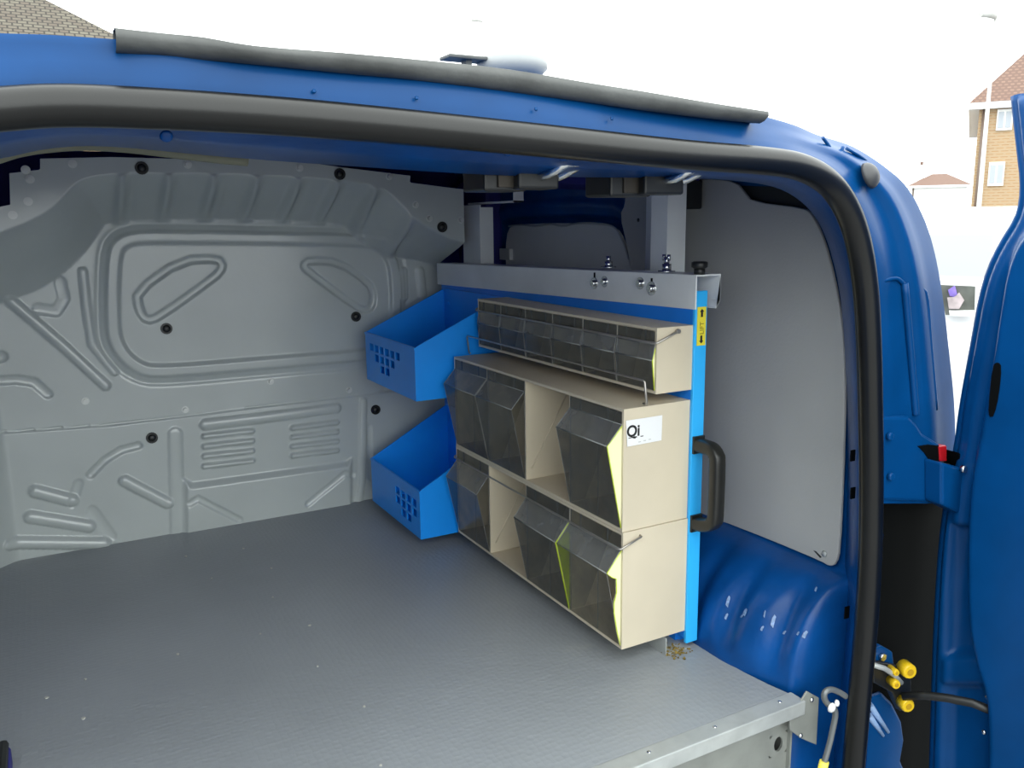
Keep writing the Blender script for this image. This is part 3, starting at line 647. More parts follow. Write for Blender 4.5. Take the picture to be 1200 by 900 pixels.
# ---- door check strap
YS = 0.765
cs = thing('door_check_strap', 'black door check strap with yellow rollers between pillar and rear door', 'door check', onY(1045, 800, YS))
m = MB().prism([onY(x, y, YS) for x, y in ((1022, 760), (1034, 757), (1046, 764), (1048, 780), (1040, 788), (1022, 786))], (0, 0.012, 0)); o = m.build('mounting_plate', BLUE, cs, bevel=0.002)
p = onY(1032, 769, YS); MB().cyl(p, (p[0], p[1] - .006, p[2]), 0.006, 6).build('bolt', ZINC, o)
m = MB().prism([onY(x, y, YS - .012) for x, y in ((1022, 776), (1040, 778), (1056, 782), (1068, 796), (1068, 830), (1056, 834), (1046, 812), (1024, 800))], (0, 0.012, 0)); m.build('bracket', BLACKP, cs, bevel=0.002)
MB().tube([onY(x, y, YS - .022) for x, y in ((1022, 779), (1036, 783), (1048, 791), (1056, 800))], 0.004, 8).build('lever', GALV, cs)
for x, y, r, l in ((1067, 788, 0.0115, .020), (1051, 789, 0.005, .018), (1051, 803, 0.0068, .018), (1065, 828, 0.0105, .018)):
    p = np.array(onY(x, y, YS - .03))
    q = MB(); ax = np.array((0.30, 0.9, 0.0)) * l
    q.tube([tuple(p), tuple(p + ax * .15), tuple(p + ax)], [r * .86, r, r], 16); rl = q.build('roller', YELLOW, cs)
    q = MB(); q.tube([tuple(p - ax * .05), tuple(p + ax * .02)], r * .45, 12); q.build('roller_pin', mat('ochre_nylon', (0.45, 0.26, 0.005), 0.5), rl)
a = np.array(onY(1058, 816, YS - .02)); b = np.array(onX(1110, 818, 1.10)); c = np.array(onX(1170, 836, 1.125))
MB().tube([tuple(a), tuple((a + b) / 2 + (0, 0, .003)), tuple(b), tuple((b + c) / 2 + (0, 0, .004)), tuple(c)], 0.0065, 8).build('check_arm', BLACKP, cs)

# ---- hooked rod in front of the jamb
YH = 0.70
rod = thing('hook', 'bent grey steel rod hook with yellow sleeve beside the black door seal', 'hook', onY(965, 895, YH))
pts = [onY(x, y, YH) for x, y in ((991, 816), (983, 811), (974, 808), (967, 811), (966, 818), (970, 825), (977, 830), (979, 838), (976, 854), (972, 872), (966, 893), (964, 900))]
MB().tube([r[0] for r in resample([[q] for q in pts], 4)], 0.0040, 10).build('rod', mat('grey_steel_rod', (0.16, 0.17, 0.17), 0.4, 0.4), rod)
MB().tube([onY(966, 892, YH), onY(961, 912, YH), onY(955, 940, YH), onY(950, 975, YH)], 0.0062, 12).build('sleeve', mat('yellow_sleeve', (0.85, 0.72, 0.10), 0.5), rod)
q = MB(); q.dome(onY(974, 829, YH - .004), (0, -1, 0), 0.007, 0.005, 10, 3); q.dome(onY(980, 824, YH - .003), (0.3, -1, 0.3), 0.005, 0.004, 8, 3); q.build('weld', mat('white_corrosion', (0.7, 0.7, 0.68), 0.8), rod)

# =================================================================== STEEL SUPPORT RAIL AND POSTS
rail = thing('support_rail', 'grey steel channel rail with bolts, carried on two upright posts above the bins', 'rail', (0.90, 1.48, -0.16))
y0, y1 = 0.998, 1.965; zt, zb = -0.085, -0.138
rm = MB().prism([(0.868, y0, zt), (0.918, y0, zt), (0.918, y0, -0.126), (0.910, y0, -0.139), (0.9078, y0, -0.137), (0.9155, y0, -0.1255), (0.9155, y0, zt - .003), (0.8705, y0, zt - .003), (0.8705, y0, zb), (0.868, y0, zb)], (0, y1 - y0, 0))
# the rail falls a little towards the bulkhead
for i, (x, y, z) in enumerate(rm.v): rm.v[i] = (x, y, z - 0.018 * (y - y0) / (y1 - y0))
ch = rm.build('channel', STEEL, rail, bevel=0.0012)
for k, (x, y) in enumerate(((697, 332), (709, 330), (751, 332), (764, 338))):
    p = np.array(onX(x, y, 0.868)); r = (0.0105, 0.0098, 0.0100, 0.0115)[k]
    m = MB(); m.tube([tuple(p + (0.001, 0, 0)), tuple(p - (0.0022, 0, 0))], r, 16); m.cyl(tuple(p - (0.002, 0, 0)), tuple(p - (0.007, 0, 0)), r * .55, 6)
    bo_ = m.build('bolt', ZINC, rail)
for x, y in ((697, 324), (764, 331)):
    p = np.array(onX(x, y, 0.868)); MB().box(tuple(p - (0.0012, 0.002, 0.007)), tuple(p + (0.002, 0.002, 0.007))).build('keyhole', BLACKM, rail)
for x, yb_, yt_ in ((713, 314, 300), (781, 319, 301)):
    p = np.array(onX(x, yb_, 0.895)); q = np.array(onX(x, yt_, 0.895)); hgt = q[2] - p[2]
    m = MB(); m.tube([tuple(p), tuple(p + (0, 0, .003))], 0.014, 16); m.tube([tuple(p + (0, 0, .002)), tuple(p + (0, 0, hgt * .55))], 0.008, 6); m.cyl(tuple(p + (0, 0, hgt * .5)), tuple(q), 0.0045, 10)
    if x == 781: m.cyl(tuple(q + (0, -0.006, -0.006)), tuple(q + (0, -0.006, .004)), 0.003, 8); m.cyl(tuple(q + (0, 0.006, -0.006)), tuple(q + (0, 0.006, .004)), 0.003, 8)
    m.build('stud', ZINC, rail)
p = np.array(onY(818, 321, 1.005)); p[0] = 0.880; p[2] = zt
m = MB(); m.cyl(tuple(p), tuple(p + (0, 0, .010)), 0.0085, 14); m.tube([tuple(p + (0, 0, .009)), tuple(p + (0, 0, .011)), tuple(p + (0, 0, .018)), tuple(p + (0, 0, .0195))], [0.009, 0.0125, 0.0125, 0.010], 10); m.build('knob', BLACKP, rail)
# posts
def angle_post(ya, yb, yc, name):
    m = MB(); zb_, zt_ = -0.12, 0.085
    m.prism([(0.920, ya, zb_), (0.920, yb, zb_), (0.960, yc, zb_), (0.960, yc - .0, zb_), (0.963, yc, zb_), (0.9235, yb + .0015, zb_), (0.9235, ya, zb_)], (0, 0, zt_ - zb_))
    return m.build(name, STEEL, rail)
yl = onX(545, 280, 0.92)[1]; yr_ = onX(565, 280, 0.92)[1]
MB().box((0.915, yr_ , -0.12), (0.918, yl, 0.036)).build('post', POSTSTEEL, rail)
MB().box((0.918, yr_ , -0.12), (0.950, yr_ + .003, 0.030)).build('post_flange', STEEL, rail)
q0, q1 = onX(565, 238, 0.93), onX(602, 240, 0.93)
m = MB().box((0.93, q1[1], q0[2] - .002), (0.955, yl, q0[2] + .002)); m.box((0.93, q1[1], q0[2] - .002), (0.955, q1[1] + .003, q0[2] + .024)); m.build('bracket', STEEL, rail)
ya, yb2, yc = onX(735, 260, 0.955)[1], onX(763, 260, 0.93)[1], onX(782, 260, 0.93)[1]
m = MB().prism([(0.955, onX(757, 260, 0.955)[1], -0.12), (0.93, yb2, -0.12), (0.93, yc, -0.12), (0.97, yc, -0.12), (0.97, yc + .003, -0.12), (0.933, yc + .003, -0.12), (0.933, yb2 - .001, -0.12), (0.957, onX(757, 260, 0.955)[1] + .002, -0.12)], (0, 0, 0.20))
m.build('post', POSTSTEEL, rail)
# foot rail on the load floor
fx, fy = onZ(781, 768, ZF)[:2]
m = MB().box((fx - .002, fy, ZF), (fx, 1.95, ZF + 0.030)); m.box((fx, fy, ZF), (fx + .05, 1.95, ZF + .002)); m.build('foot_rail', GALV, rail)

# =================================================================== BLUE SLIDING PANEL
pan = thing('rack_panel', 'bright blue upright rack panel with black handle, hung behind the beige bin cabinets', 'panel', (0.88, 1.48, ZF))
MB().box((0.8700, 1.006, -0.683), (0.8930, 1.945, -0.112)).build('back_panel', PANELB, pan, bevel=0.001)
MB().box((0.8697, 1.000, -0.690), (0.8935, 1.006, -0.110)).build('edge_channel', mat('sky_blue_edge', (0.03, 0.45, 0.95), 0.4), pan, bevel=0.001)
for yy in (1.03, 1.88): MB().box((0.872, yy, ZF), (0.891, yy + .02, -0.683)).build('foot', PANELB, pan)
# handle
hp = [(0.882, 1.002, -0.352), (0.882, 0.985, -0.352), (0.882, 0.966, -0.353), (0.882, 0.957, -0.360), (0.882, 0.954, -0.372), (0.882, 0.954, -0.455), (0.882, 0.957, -0.467), (0.882, 0.966, -0.475), (0.882, 0.985, -0.481), (0.882, 1.002, -0.482)]
def sweep_rect(pts, w_, t_):
    rows = []
    P = [Vector(p) for p in pts]
    for i, p in enumerate(P):
        t = (P[min(i + 1, len(P) - 1)] - P[max(i - 1, 0)]).normalized(); nrm = t.cross(Vector((1, 0, 0))).normalized(); xx = Vector((1, 0, 0))
        q = []
        for k in range(17):
            a = 2 * math.pi * k / 16; c, s_ = math.cos(a), math.sin(a); e_ = 0.5
            q.append(p + xx * (w_ / 2) * math.copysign(abs(c) ** e_, c) + nrm * (t_ / 2) * math.copysign(abs(s_) ** e_, s_))
        rows.append([tuple(v) for v in q])
    return rows
m = MB(); m.loft([r for r in resample(sweep_rect(hp, 0.022, 0.021), 3)])
m.box((0.871, 0.996, -0.366), (0.893, 1.001, -0.338)); m.box((0.871, 0.996, -0.496), (0.893, 1.001, -0.468))
m.build('handle', mat('dark_handle_plastic', (0.014, 0.014, 0.012), 0.35, 0, 0.15, 60), pan)
# yellow sticker: two arrows and a short upright word
a, b = onY(817, 360, 0.9995), onY(828.5, 404, 0.9995)
stk = MB().box((0.8735, 0.9988, b[2]), (0.8905, 0.9999, a[2])).build('sticker', YSTICK, pan)
cx = 0.882; zt_, zb_ = a[2] - .003, b[2] + .003
for z0_, sgn in ((zt_, -1), (zb_, 1)):
    pts = [(cx, z0_), (cx + .0042, z0_ + sgn * .0045), (cx + .0020, z0_ + sgn * .0045), (cx + .0020, z0_ + sgn * .0125), (cx - .0020, z0_ + sgn * .0125), (cx - .0020, z0_ + sgn * .0045), (cx - .0042, z0_ + sgn * .0045)]
    MB().prism([(x, 0.9988, z) for x, z in pts], (0, -0.0003, 0)).build('arrow', INK, stk)
me = text_mesh('LIFT', 0.0110); me.materials.append(OLIVE)
me.transform(Matrix.Translation((cx + .0040, 0.9984, (zt_ + zb_) / 2 - .0128 + H)) @ Matrix.Rotation(math.pi / 2, 4, 'X') @ Matrix.Rotation(math.pi / 2, 4, 'Z'))
o = bpy.data.objects.new('lettering', me); COL.objects.link(o); o.parent = stk

# =================================================================== BIN CABINETS
def cabinet(name, label, x0, y0, y1, z0, z1, n, lip_u, lip_dz, top_dz, empty, yellow, broken=()):
    """open-fronted beige housing (front at x0) with n tilting clear bins; y runs from the rear (y0) to the front (y1)"""
    t = thing(name, label, 'bin cabinet', (x0 + .06, (y0 + y1) / 2, z0), 'beige tilt bin cabinets on the blue panel')
    x1 = 0.8695; th = 0.0045
    m = MB()
    m.box((x0, y0 + th, z0), (x1, y1 - th, z0 + th)); m.box((x0, y0 + th, z1 - th), (x1, y1 - th, z1)); m.box((x1 - th, y0 + th, z0 + th), (x1, y1 - th, z1 - th))
    m.box((x0, y0, z0), (x1, y0 + th, z1)); m.box((x0, y1 - th, z0), (x1, y1, z1))
    m.build('housing', BEIGE, t)
    ys = [y0 + th * .5 + (y1 - y0 - th) * k / n for k in range(n + 1)]
    for k in range(1, n):
        d = MB().box((x0 + .001, ys[k] - .0014, z0 + th), (x1 - th, ys[k] + .0014, z1 - th))
        d.build('divider', BEIGE, t)
    zb_, zt_ = z0 + th + .001, z1 - th - .001
    for k in range(n):                      # k = 0 is the rearmost bin (right in the picture)
        if k in empty:
            zt2 = zt_ - top_dz - lip_dz * .2
            m = MB().tube([(x0 + .012, ys[k + 1] - .0025, zb_ + (zt2 - zb_) * .12), (x1 - .035, ys[k + 1] - .0025, zt2)], 0.0014, 6)
            m.build('stop_ridge', BEIGE, t); continue
        a, b = ys[k] + .0022, ys[k + 1] - .0022
        prof = [(x0, zt_), (x0, zt_ - top_dz), (x0 - lip_u, zt_ - top_dz - lip_dz), (x0, zb_), ]
        m = MB()
        for si, (p, q) in enumerate(zip(prof[:-1], prof[1:])):
            m.cur = 2 if si == 1 else (4 if k in broken else 0)
            m.add([(p[0], a, p[1]), (p[0], b, p[1]), (q[0], b, q[1]), (q[0], a, q[1])], [(0, 1, 2, 3)])
        # clear side walls reach back into the housing
        m.cur = 3
        side = [(x0, zt_), (x0, zt_ - top_dz), (x0 - lip_u, zt_ - top_dz - lip_dz), (x0, zb_), (x0 + .03, zb_), (x1 - .02, zt_ - .01)]
        m.add([(p, b, z) for p, z in side], [tuple(range(6))])
        if k not in yellow: m.add([(p, a, z) for p, z in side], [tuple(range(6))])
        # moulded edges that catch the light: lip, hinge line, upright walls, lid ends
        m.cur = 1
        for yy in (a, b):
            m.tube([(x0 + .0015, yy, zt_), (x0 + .0015, yy, zb_)], 0.0009, 5); m.tube([(p, yy, z) for p, z in prof[1:3]], 0.0008, 5)
            m.tube([(p, yy, z) for p, z in prof[2:4]], 0.00035, 4)
        for p, z in (prof[1], prof[2]): m.tube([(p, a, z), (p, b, z)], 0.0008 if (p, z) == prof[1] else 0.0011, 5)
        for f_ in (0.27, 0.80): m.box((x0 + .001, a + (b - a) * f_ - .0012, zt_ - top_dz), (x0 + .003, a + (b - a) * f_ + .0012, zt_))
        if lip_u > .015: m.box((x0 + .002, a + (b - a) * .45, zb_), (x0 + .003, a + (b - a) * .45 + .0010, zt_ - top_dz - lip_dz - .012))
        bn = m.build('bin', [CLEAR, CLEAR_EDGE, LID, CLEAN, CLEARER], t, recalc=False)
        if k in yellow:
            sp_ = [(x0 + .002, zt_ - top_dz), (x0 - lip_u, zt_ - top_dz - lip_dz)]
            if k in broken:
                H_ = zt_ - top_dz - lip_dz - zb_
                sp_ += [(x0 - lip_u * .62, zb_ + H_ * .93), (x0 - lip_u * .34, zb_ + H_ * .90), (x0 - lip_u * .30, zb_ + H_ * .72), (x0 - lip_u * .48, zb_ + H_ * .58), (x0 - lip_u * .46, zb_ + H_ * .46), (x0 - lip_u * .24, zb_ + H_ * .2)]
            sp_ += [(x0, zb_), (x0 + .03, zb_), (x1 - .02, zt_ - .01)]
            ym = MB(); ym.prism([(p, a, z) for p, z in sp_], (0, .0022, 0)); 
            yo = ym.build('end_wall', LIT_YELLOW if k == 0 else YELLOW_EDGE, bn)
            yo['label'] = 'yellow end wall'
            ed = MB(); q = sp_[:-2]
            ed.tube([(p, a - .0005, z) for p, z in q], 0.0008, 5); ed.build('yellow_edge', YELLOW_EDGE, bn)
    return t
top_cab = cabinet('bin_cabinet', 'shallow beige cabinet of six small clear bins, topmost of the three', 0.800, 1.004, 1.603, -0.263, -0.162, 6, 0.0045, 0.024, 0.020, (), (0,))
mid_cab = cabinet('bin_cabinet', 'beige bin cabinet with white Qi sticker on its end, middle of the three', 0.742, 1.006, 1.604, -0.4735, -0.2800, 4, 0.027, 0.030, 0.019, (1,), (0,))
bot_cab = cabinet('bin_cabinet', 'beige bin cabinet with a bright yellow bin wall showing, lowest of the three', 0.742, 1.004, 1.605, -0.6680, -0.4743, 4, 0.027, 0.034, 0.022, (2,), (0, 1), (0,))
# wire locking bars
WIRE = mat('steel_wire', (0.45, 0.42, 0.38), 0.35, 0.8)
def wire(t, pts, r=0.0017): MB().tube(pts, r, 6).build('locking_wire', WIRE, t)
def oy(x, y): return onY(x, y, 1.001)
a, b = oy(794, 388), oy(770, 402)
wire(top_cab, [(a[0], 1.006, a[2]), (a[0], 1.000, a[2]), (a[0] - .01, 0.9995, a[2] - .004), (0.7975, 1.000, b[2]), (0.7955, 1.003, b[2]), (0.7955, 1.604, b[2] - .002), (0.7985, 1.6075, b[2]), (a[0], 1.6075, a[2] + .002), (a[0], 1.602, a[2] + .002)], 0.0019)
MB().tube([(a[0], 1.002, a[2]), (a[0], 0.997, a[2])], 0.0035, 10).build('wire_pivot', WIRE, top_cab)
a, b = oy(757, 474), oy(755, 446)
wire(mid_cab, [(a[0], 1.008, a[2]), (a[0], 1.000, a[2]), (a[0] - .001, 0.9985, a[2] + .004), (b[0], 1.0, b[2] - .002), (b[0] - .001, 1.003, b[2]), (b[0] - .001, 1.10, b[2]), (b[0] - .001, 1.603, b[2]), (b[0], 1.6075, b[2] - .003), (a[0], 1.6075, a[2]), (a[0], 1.602, a[2])], 0.0019)
a, b = oy(751, 628), oy(728, 643)
wire(bot_cab, [(a[0], 1.006, a[2]), (a[0], 0.999, a[2]), (b[0] - .002, 0.999, b[2]), (b[0] - .005, 1.003, b[2]), (0.7370, 1.604, b[2] - .001), (0.7400, 1.6085, b[2]), (a[0], 1.6085, a[2]), (a[0], 1.603, a[2])], 0.0017)
# the sticker
c4 = [onY(x, y, 1.0045) for x, y in ((733.5, 493), (776, 486.5), (775, 516), (735, 523.5))]
stk = MB().prism(c4, (0, -0.0004, 0)).build('sticker', WHITE, mid_cab)
me = text_mesh('Qi', 0.0245, 0.0006); me.materials.append(INK)
q = onY(734.5, 512.5, 1.0035)
me.transform(Matrix.Translation((q[0], 1.0037, q[2] + H)) @ Matrix.Rotation(math.pi / 2, 4, 'X') @ Matrix.Scale(0.97, 4, (1, 0, 0)))
o = bpy.data.objects.new('lettering', me); COL.objects.link(o); o.parent = stk
for x, y, l in ((736.5, 513.5, 5), (743, 512.5, 5), (750.5, 511.3, 5), (748, 518, 4), (754, 516.5, 4), (760, 515, 4)):
    a = onY(x, y, 1.004); MB().box((a[0], 1.0035, a[2] - .0006), (a[0] + l * .0011, 1.0038, a[2] + .0006)).build('fine_print', INK if y < 514 and l == 5 else POSTM, stk)

# =================================================================== BLUE TRAYS
def tray(label, zt, zb, slope, rows_):
    t = thing('storage_tray', label, 'tray', (0.76, 1.78, zb), 'blue open trays on the rack panel')
    x0, x1, y0, y1 = 0.660, 0.8695, 1.620, 1.925; th = 0.0028
    ztb = zt + slope * (x1 - x0)
    m = MB()
    m.prism([(x0, y0, zb), (x1, y0, zb), (x1, y0, ztb), (x0, y0, zt)], (0, th, 0)); m.prism([(x0, y1 - th, zb), (x1, y1 - th, zb), (x1, y1 - th, ztb), (x0, y1 - th, zt)], (0, th, 0))
    ya_, yb_ = y0 + th, y1 - th
    m.box((x0, ya_, zb), (x1, yb_, zb + th)); m.box((x1 - th, ya_, zb + th), (x1, yb_, ztb)); m.box((x1 - .006, ya_, ztb - .004), (x1 - th, yb_, ztb))
    # front wall laid out as a grid of cells with square perforations left open
    hs, gp = 0.0245, 0.0085; holes = []
    for r, (c0, c1, shift, zrow) in enumerate(rows_):
        for c in range(c0, c1): holes.append((y1 - .030 - c * (hs + gp) - shift, zrow))
    ysb = sorted({y0 + th, y1 - th} | {round(v, 6) for h in holes for v in (h[0] - hs, h[0])}); zsb = sorted({zb + th, zt} | {round(v, 6) for h in holes for v in (h[1] - .017, h[1])})
    for ya, yb in zip(ysb[:-1], ysb[1:]):
        for za, zb2 in zip(zsb[:-1], zsb[1:]):
            cy, cz = (ya + yb) / 2, (za + zb2) / 2
            if any(h[0] - hs < cy < h[0] and h[1] - .017 < cz < h[1] for h in holes): continue
            m.box((x0, ya, za), (x0 + th, yb, zb2))
    m.build('shell', TRAYB, t)
    MB().box((x0 - .0012, y0 - .001, zt - .005), (x0 + th + .001, y1 + .001, zt + .001)).build('rim', TRAYB, t, bevel=0.0008)
    for yy in (y1 - .03, y0 + .03): MB().dome((x1 - th - .001, yy, ztb - .035), (-1, 0, 0), .004, .003, 10, 3).build('rivet', TRAYB, t)
    return t
tray('bright blue open tray with square perforations, upper of the two', -0.257, -0.370, 0.45, [(0, 6, 0.0, -0.2795), (1, 5, 0.0, -0.3015), (2, 4, 0.0, -0.3235)])
tray('bright blue open tray with square perforations, lower one near the floor', -0.567, -0.675, 0.54, [(4, 8, 0.0, -0.592), (4, 8, 0.0, -0.614), (5, 7, 0.0, -0.636)])

# =================================================================== SMALL THINGS ON THE FLOOR
c = onZ(792, 764, ZF)
m = MB()
for k in range(160):
    a = random.gauss(0, .009), random.gauss(0, .009); s_ = random.uniform(.001, .0026)
    m.dome((c[0] + a[0], c[1] + a[1] + .006, ZF), (random.uniform(-.3, .3), random.uniform(-.3, .3), 1), s_, s_ * random.uniform(.8, 2.2), 6, 2)
tag(m.build('debris_clump', DEBRIS), 'clump of dry brown moss and dirt at the foot of the blue panel', 'debris', kind='stuff')
m = MB()
for x, y in ((305, 743), (363, 733), (372, 781), (208, 767), (54, 818), (100, 796), (218, 652), (318, 666), (320, 700), (427, 828), (446, 897), (285, 643), (248, 678), (97, 842)):
    c = onZ(x, y, ZF); r = random.uniform(.0016, .0032)
    pts = [(c[0] + r * math.cos(q) * random.uniform(.6, 1.4), c[1] + r * math.sin(q) * random.uniform(.6, 1.6), ZF) for q in (0, 1.1, 2.2, 3.3, 4.4, 5.4)]
    m.prism(pts, (0, 0, .0012))
tag(m.build('floor_flecks', FLECK), 'small pale chips scattered over the grey load floor', 'debris', kind='stuff')
bl = thing('floor_block', 'small dark blue block with a black cap at the lower left edge of the floor', 'block', (-0.13, 1.22, ZF))
p = onZ(15, 905, ZF)
MB().box((p[0] - .10, p[1] - .06, ZF), (p[0], p[1] + .02, ZF + .028)).build('body', BLUE_DEEP, bl, bevel=.004)
MB().box((p[0] - .10, p[1] - .06, ZF + .028), (p[0] - .001, p[1] + .02, ZF + .040)).build('cap', BLACKP, bl, bevel=.006)

# =================================================================== STREET BEYOND
def uv_box(o):
    me = o.data; uv = me.uv_layers.new(name='uv')
    for p in me.polygons:
        n = p.normal; t = Vector((0, 0, 1)).cross(n)
        t = Vector((1, 0, 0)) if t.length < 1e-3 else t.normalized(); b = n.cross(t)
        for li in p.loop_indices:
            c = me.vertices[me.loops[li].vertex_index].co; uv.data[li].uv = (c.dot(t), c.dot(b))
def house(name, label, px, dist, zt, ridge, width, depth, over, wall, roof, wins=(), chimney=None, face=True):
    """built in local axes (x along the facade from its left corner, y away from the street), then set at the pixel column px and turned to the street"""
    t = thing(name, label, 'house', (0, 0, -H))
    o = MB().box((0, 0, -H), (width, depth, zt)).build('walls', wall, t); uv_box(o)
    X0, X1, Y0, Y1 = -over, width + over, -over, depth + over
    hw = min(X1 - X0, Y1 - Y0) / 2; m = MB()
    if (X1 - X0) >= (Y1 - Y0): ra, rb = (X0 + hw, (Y0 + Y1) / 2, ridge), (X1 - hw, (Y0 + Y1) / 2, ridge)
    else: ra, rb = ((X0 + X1) / 2, Y0 + hw, ridge), ((X0 + X1) / 2, Y1 - hw, ridge)
    v = [(X0, Y0, zt), (X1, Y0, zt), (X1, Y1, zt), (X0, Y1, zt), ra, rb]
    fs = [(0, 1, 5, 4), (1, 2, 5), (2, 3, 4, 5), (3, 0, 4)] if (X1 - X0) >= (Y1 - Y0) else [(0, 1, 4), (1, 2, 5, 4), (2, 3, 5), (3, 0, 4, 5)]
    m.add(v, fs + [(3, 2, 1, 0)]); o = m.build('roof', roof, t); uv_box(o)
    MB().box((X0, Y0, zt - .16), (X1, Y1, zt - .004)).build('eaves', RENDER_W, t)
    MB().tube([(0.12, -.06, -H), (0.12, -.06, zt - .16)], 0.045, 8).build('downpipe', mat('brown_pipe', (0.12, 0.08, 0.06), 0.5), t)
    pane = mat('pale_pane', (0.35, 0.38, 0.42), 0.1)
    for (wx, wz, ww, wh) in wins:
        f_ = MB().box((wx - ww / 2, -.05, wz - wh / 2), (wx + ww / 2, .05, wz + wh / 2)).build('window', RENDER_W, t)
        for s_ in (-1, 1): MB().box((wx + s_ * ww * .24 - ww * .17, -.07, wz - wh * .38), (wx + s_ * ww * .24 + ww * .17, -.04, wz + wh * .38)).build('pane', pane, f_)
    if chimney:
        cx, cy, w_, zt2 = chimney
        MB().box((cx - w_ / 2, cy - w_ / 2, zt - .2), (cx + w_ / 2, cy + w_ / 2, zt2)).build('chimney', wall, t)
        MB().cyl((cx, cy, zt2), (cx, cy, zt2 + w_ * .5), w_ * .22, 10).build('chimney_pot', TILE_RED, t)
    v = ray(px, 251); az = math.atan2(v[0], v[1])
    t.location.x, t.location.y = dist * math.sin(az), dist * math.cos(az)
    t.rotation_euler.z = -az if face else 0
    return t
def hz(x, y, dist):
    v = ray(x, y); return v[2] / math.hypot(v[0], v[1]) * dist
def along(x, px, dist):
    """distance along a facade that faces the street at column px"""
    a, b = ray(px, 251), ray(x, 251); return dist * math.tan(math.atan2(b[0], b[1]) - math.atan2(a[0], a[1]))
D = 26.0
zt = hz(1136, 122, D)
house('house', 'yellow brick house with brown tiled roof and two white windows, right background', 1137, D, zt, zt + 5.2, 12.0, 9.0, 0.25, BRICK, TILE_RED,
      [(along(1167, 1137, D), hz(1167, 141, D), 0.36, 0.52), (along(1163, 1137, D), hz(1163, 204, D), 0.36, 0.60), (along(1167, 1137, D) + 3, hz(1167, 141, D), 0.8, 0.6), (along(1163, 1137, D) + 3, hz(1163, 204, D), 0.8, 0.7)])
D2 = 70.0
zt = hz(1100, 217, D2)
house('house', 'small distant house with low grey roof and chimney left of the brick house', 1066, D2, zt, zt + 0.85, along(1130, 1066, D2), 2.6, 0.3, RENDER_W, TILE_RED, (), (0.55, 1.0, .5, hz(1073, 193, D2)))
D3 = 36.0
er = onY(176, 66, D3); rr = onY(85, 4, D3 + 3.4)
hs_ = house('house', 'house with a wide brown tiled roof behind the top left of the van', 41, D3, er[2], rr[2], er[0] + 14.0, 6.4, 0.2, BRICK, TILE, face=False)
hs_.location.x = -14.0; hs_.location.y = D3
def pole(label, px, ytop, Y, r, arm=None):
    t = thing('lamp_post', label, 'lamp post', (onY(px, 235, Y)[0], Y, -H)); q = onY(px, ytop, Y)
    MB().tube([(q[0], Y, -H), (q[0], Y, -H + 1.2), (q[0], Y, q[2])], [r * 1.5, r, r * .6], 10).build('column', POSTM, t)
    l = MB(); l.tube([(q[0] - .02, Y, q[2]), (q[0] - r * 5, Y, q[2] + r), (q[0] - r * 10, Y, q[2])], [r, r * 1.8, r], 8); l.build('lantern', POSTM, t)
    return t
pole('pale slim lamp post in front of the brick house', 1167, 20, 11.0, 0.050)
pole('thin distant lamp post rising above the van roof', 565, 25, 45.0, 0.07)

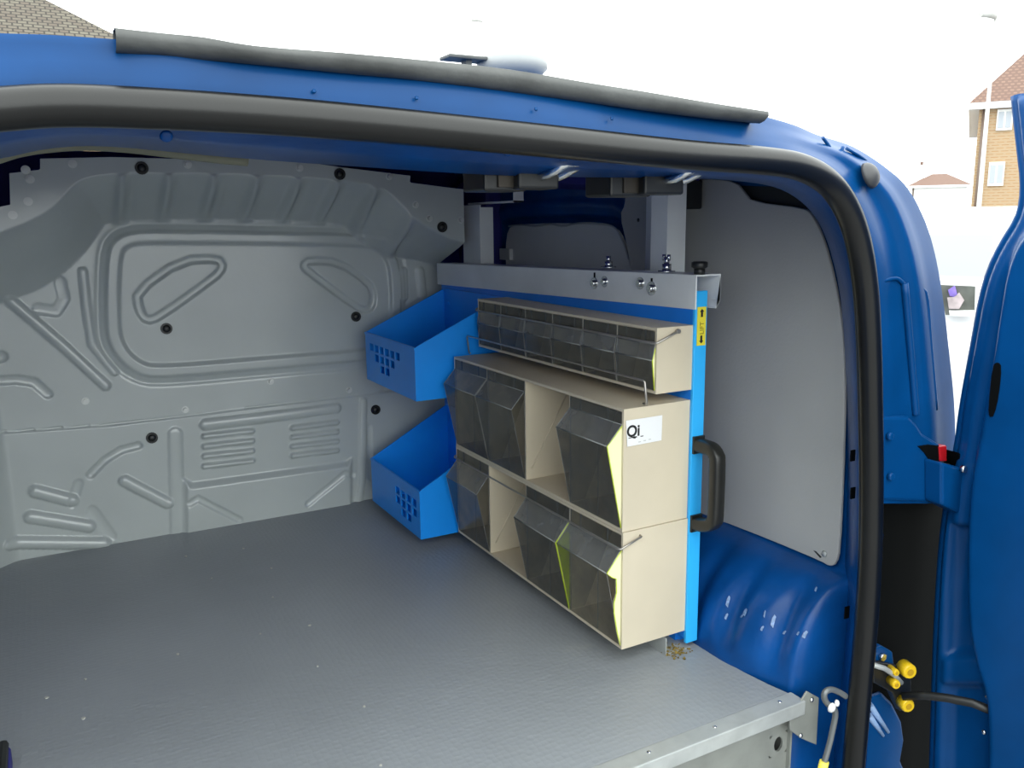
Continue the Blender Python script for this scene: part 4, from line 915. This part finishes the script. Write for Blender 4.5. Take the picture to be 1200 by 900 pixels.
def car(name, label, px, Y, rot, van_like=False):
    """pale parked car: lofted shell with window band, lamps and wheels"""
    L_, W_ = (4.6, 1.8)
    c = onY(px, 300, Y)
    t = bpy.data.objects.new(name, None); COL.objects.link(t); t.location = (c[0], Y, 0); t.rotation_euler = (0, 0, rot)
    t['label'] = label; t['category'] = 'car'
    if van_like:
        side = [(-2.3, .35), (-2.32, .9), (-2.25, 1.05), (-2.12, 1.55), (-1.9, 1.78), (1.0, 1.8), (1.35, 1.7), (1.85, 1.15), (2.3, .95), (2.35, .4)]
    else:
        side = [(-2.3, .35), (-2.34, .75), (-2.25, .98), (-1.75, 1.05), (-1.25, 1.42), (-.7, 1.5), (.3, 1.5), (.6, 1.44), (1.15, 1.02), (2.1, .85), (2.3, .7), (2.33, .35)]
    n = len(side); rows = []
    for f_, k in ((-1, .0), (-.97, .5), (-.9, .85), (0, 1), (.9, .85), (.97, .5), (1, .0)):
        ins = (1 - k) * .06
        rows.append([(x * (1 - ins * .4), f_ * W_ / 2 * (0.86 if z > 1.1 else 1.0), .35 + (z - .35) * (1 - ins * (0.6))) for x, z in side])
    def fin(m, nm, mt, par=t, **k):
        m.v = [(x, y, z - H) for x, y, z in m.v]; o = m.build(nm, mt, None, **k); o.parent = par; return o
    m = MB(); m.loft(rows); m.add([r for r in rows[0]], [tuple(range(n))]); m.add([r for r in rows[-1]], [tuple(range(n))]); m.add([rows[0][0], rows[-1][0], rows[-1][-1], rows[0][-1]], [(0, 1, 2, 3)])
    fin(m, 'body', CARW)
    zl, zh = (1.08, 1.6) if van_like else (1.02, 1.40)
    for s_ in (-1, 1):
        yy = s_ * (W_ / 2 * .93 + .012)
        for xa, xb, sl in (((-1.85, -1.0, .1), (-.9, .2, 0), (.3, 1.25, .45)) if van_like else ((-1.5, -.75, .28), (-.68, .1, 0), (.16, .85, .35))):
            pts = [(xa, yy, zl), (xb, yy, zl), (xb - (sl if xa > 0 else 0), yy * .94, zh), (xa + (sl if xa < -.9 else 0), yy * .94, zh)]
            m = MB(); m.prism(pts, (0, s_ * .012, 0)); fin(m, 'side_window', CARGLASS)
        for wx in (-1.4, 1.45):
            m = MB(); m.tube([(wx, s_ * (W_ / 2 - .2), .32), (wx, s_ * (W_ / 2 - .02), .32), (wx, s_ * (W_ / 2 + .01), .32)], [.32, .32, .27], 20); wh = fin(m, 'wheel', RUBBER)
            m = MB(); m.cyl((wx, s_ * (W_ / 2 - .02), .32), (wx, s_ * (W_ / 2 + .02), .32), .19, 14); fin(m, 'hub_cap', GALV, wh)
        m = MB(); m.box((-2.36, s_ * .62 - .1, .78 if not van_like else .85), (-2.2, s_ * .62 + .17, .92 if not van_like else 1.15)); fin(m, 'tail_lamp', RED, bevel=.02)
    return t, fin
t1, fin = car('car', 'overexposed white hatchback parked before the brick house, pale windows coloured as reflected sky', 1190, 6.3, math.radians(-38))
t2, fin2 = car('car', 'white car whose small dark window shows lilac clutter, between pillar and rear door', 1125, 2.6, 0.0)
v = ray(1128, 251); az = math.atan2(v[0], v[1]); dist = 4.2
t2.location = (dist * math.sin(az), dist * math.cos(az), -0.02); t2.rotation_euler.z = -az
fw = np.array((math.sin(az), math.cos(az), 0.0))
def on_side(x, y, d): v = ray(x, y); return tuple(v * (d / (v @ fw)))
bpy.context.view_layer.update()
def on_car(m, nm, mt, par=None):
    o = m.build(nm, mt, None); p = par or t2; o.parent = p
    o.matrix_parent_inverse = p.matrix_world.inverted(); return o
ds = dist - 0.93
wn = on_car(MB().prism([on_side(x, y, ds) for x, y in ((1100, 334), (1143, 336), (1142, 371), (1108, 369))], tuple(fw * .03)), 'rear_window', DARKGLASS)
wn['label'] = 'dim window with lilac clutter behind it'
bpy.context.view_layer.update()
for nm, mt, pp in (('lilac_bundle', PURPLE, ((1111, 340), (1119, 335), (1122, 346), (1118, 348), (1113, 347))), ('pale_bundle', PINKISH, ((1110, 349), (1118, 348), (1124, 343), (1130, 352), (1124, 362), (1112, 362))), ('window_sill', RENDER_W, ((1112, 364), (1142, 364), (1142, 371), (1113, 370)))):
    on_car(MB().prism([on_side(x, y, ds - .012) for x, y in pp], tuple(fw * .012)), nm, mt, wn)
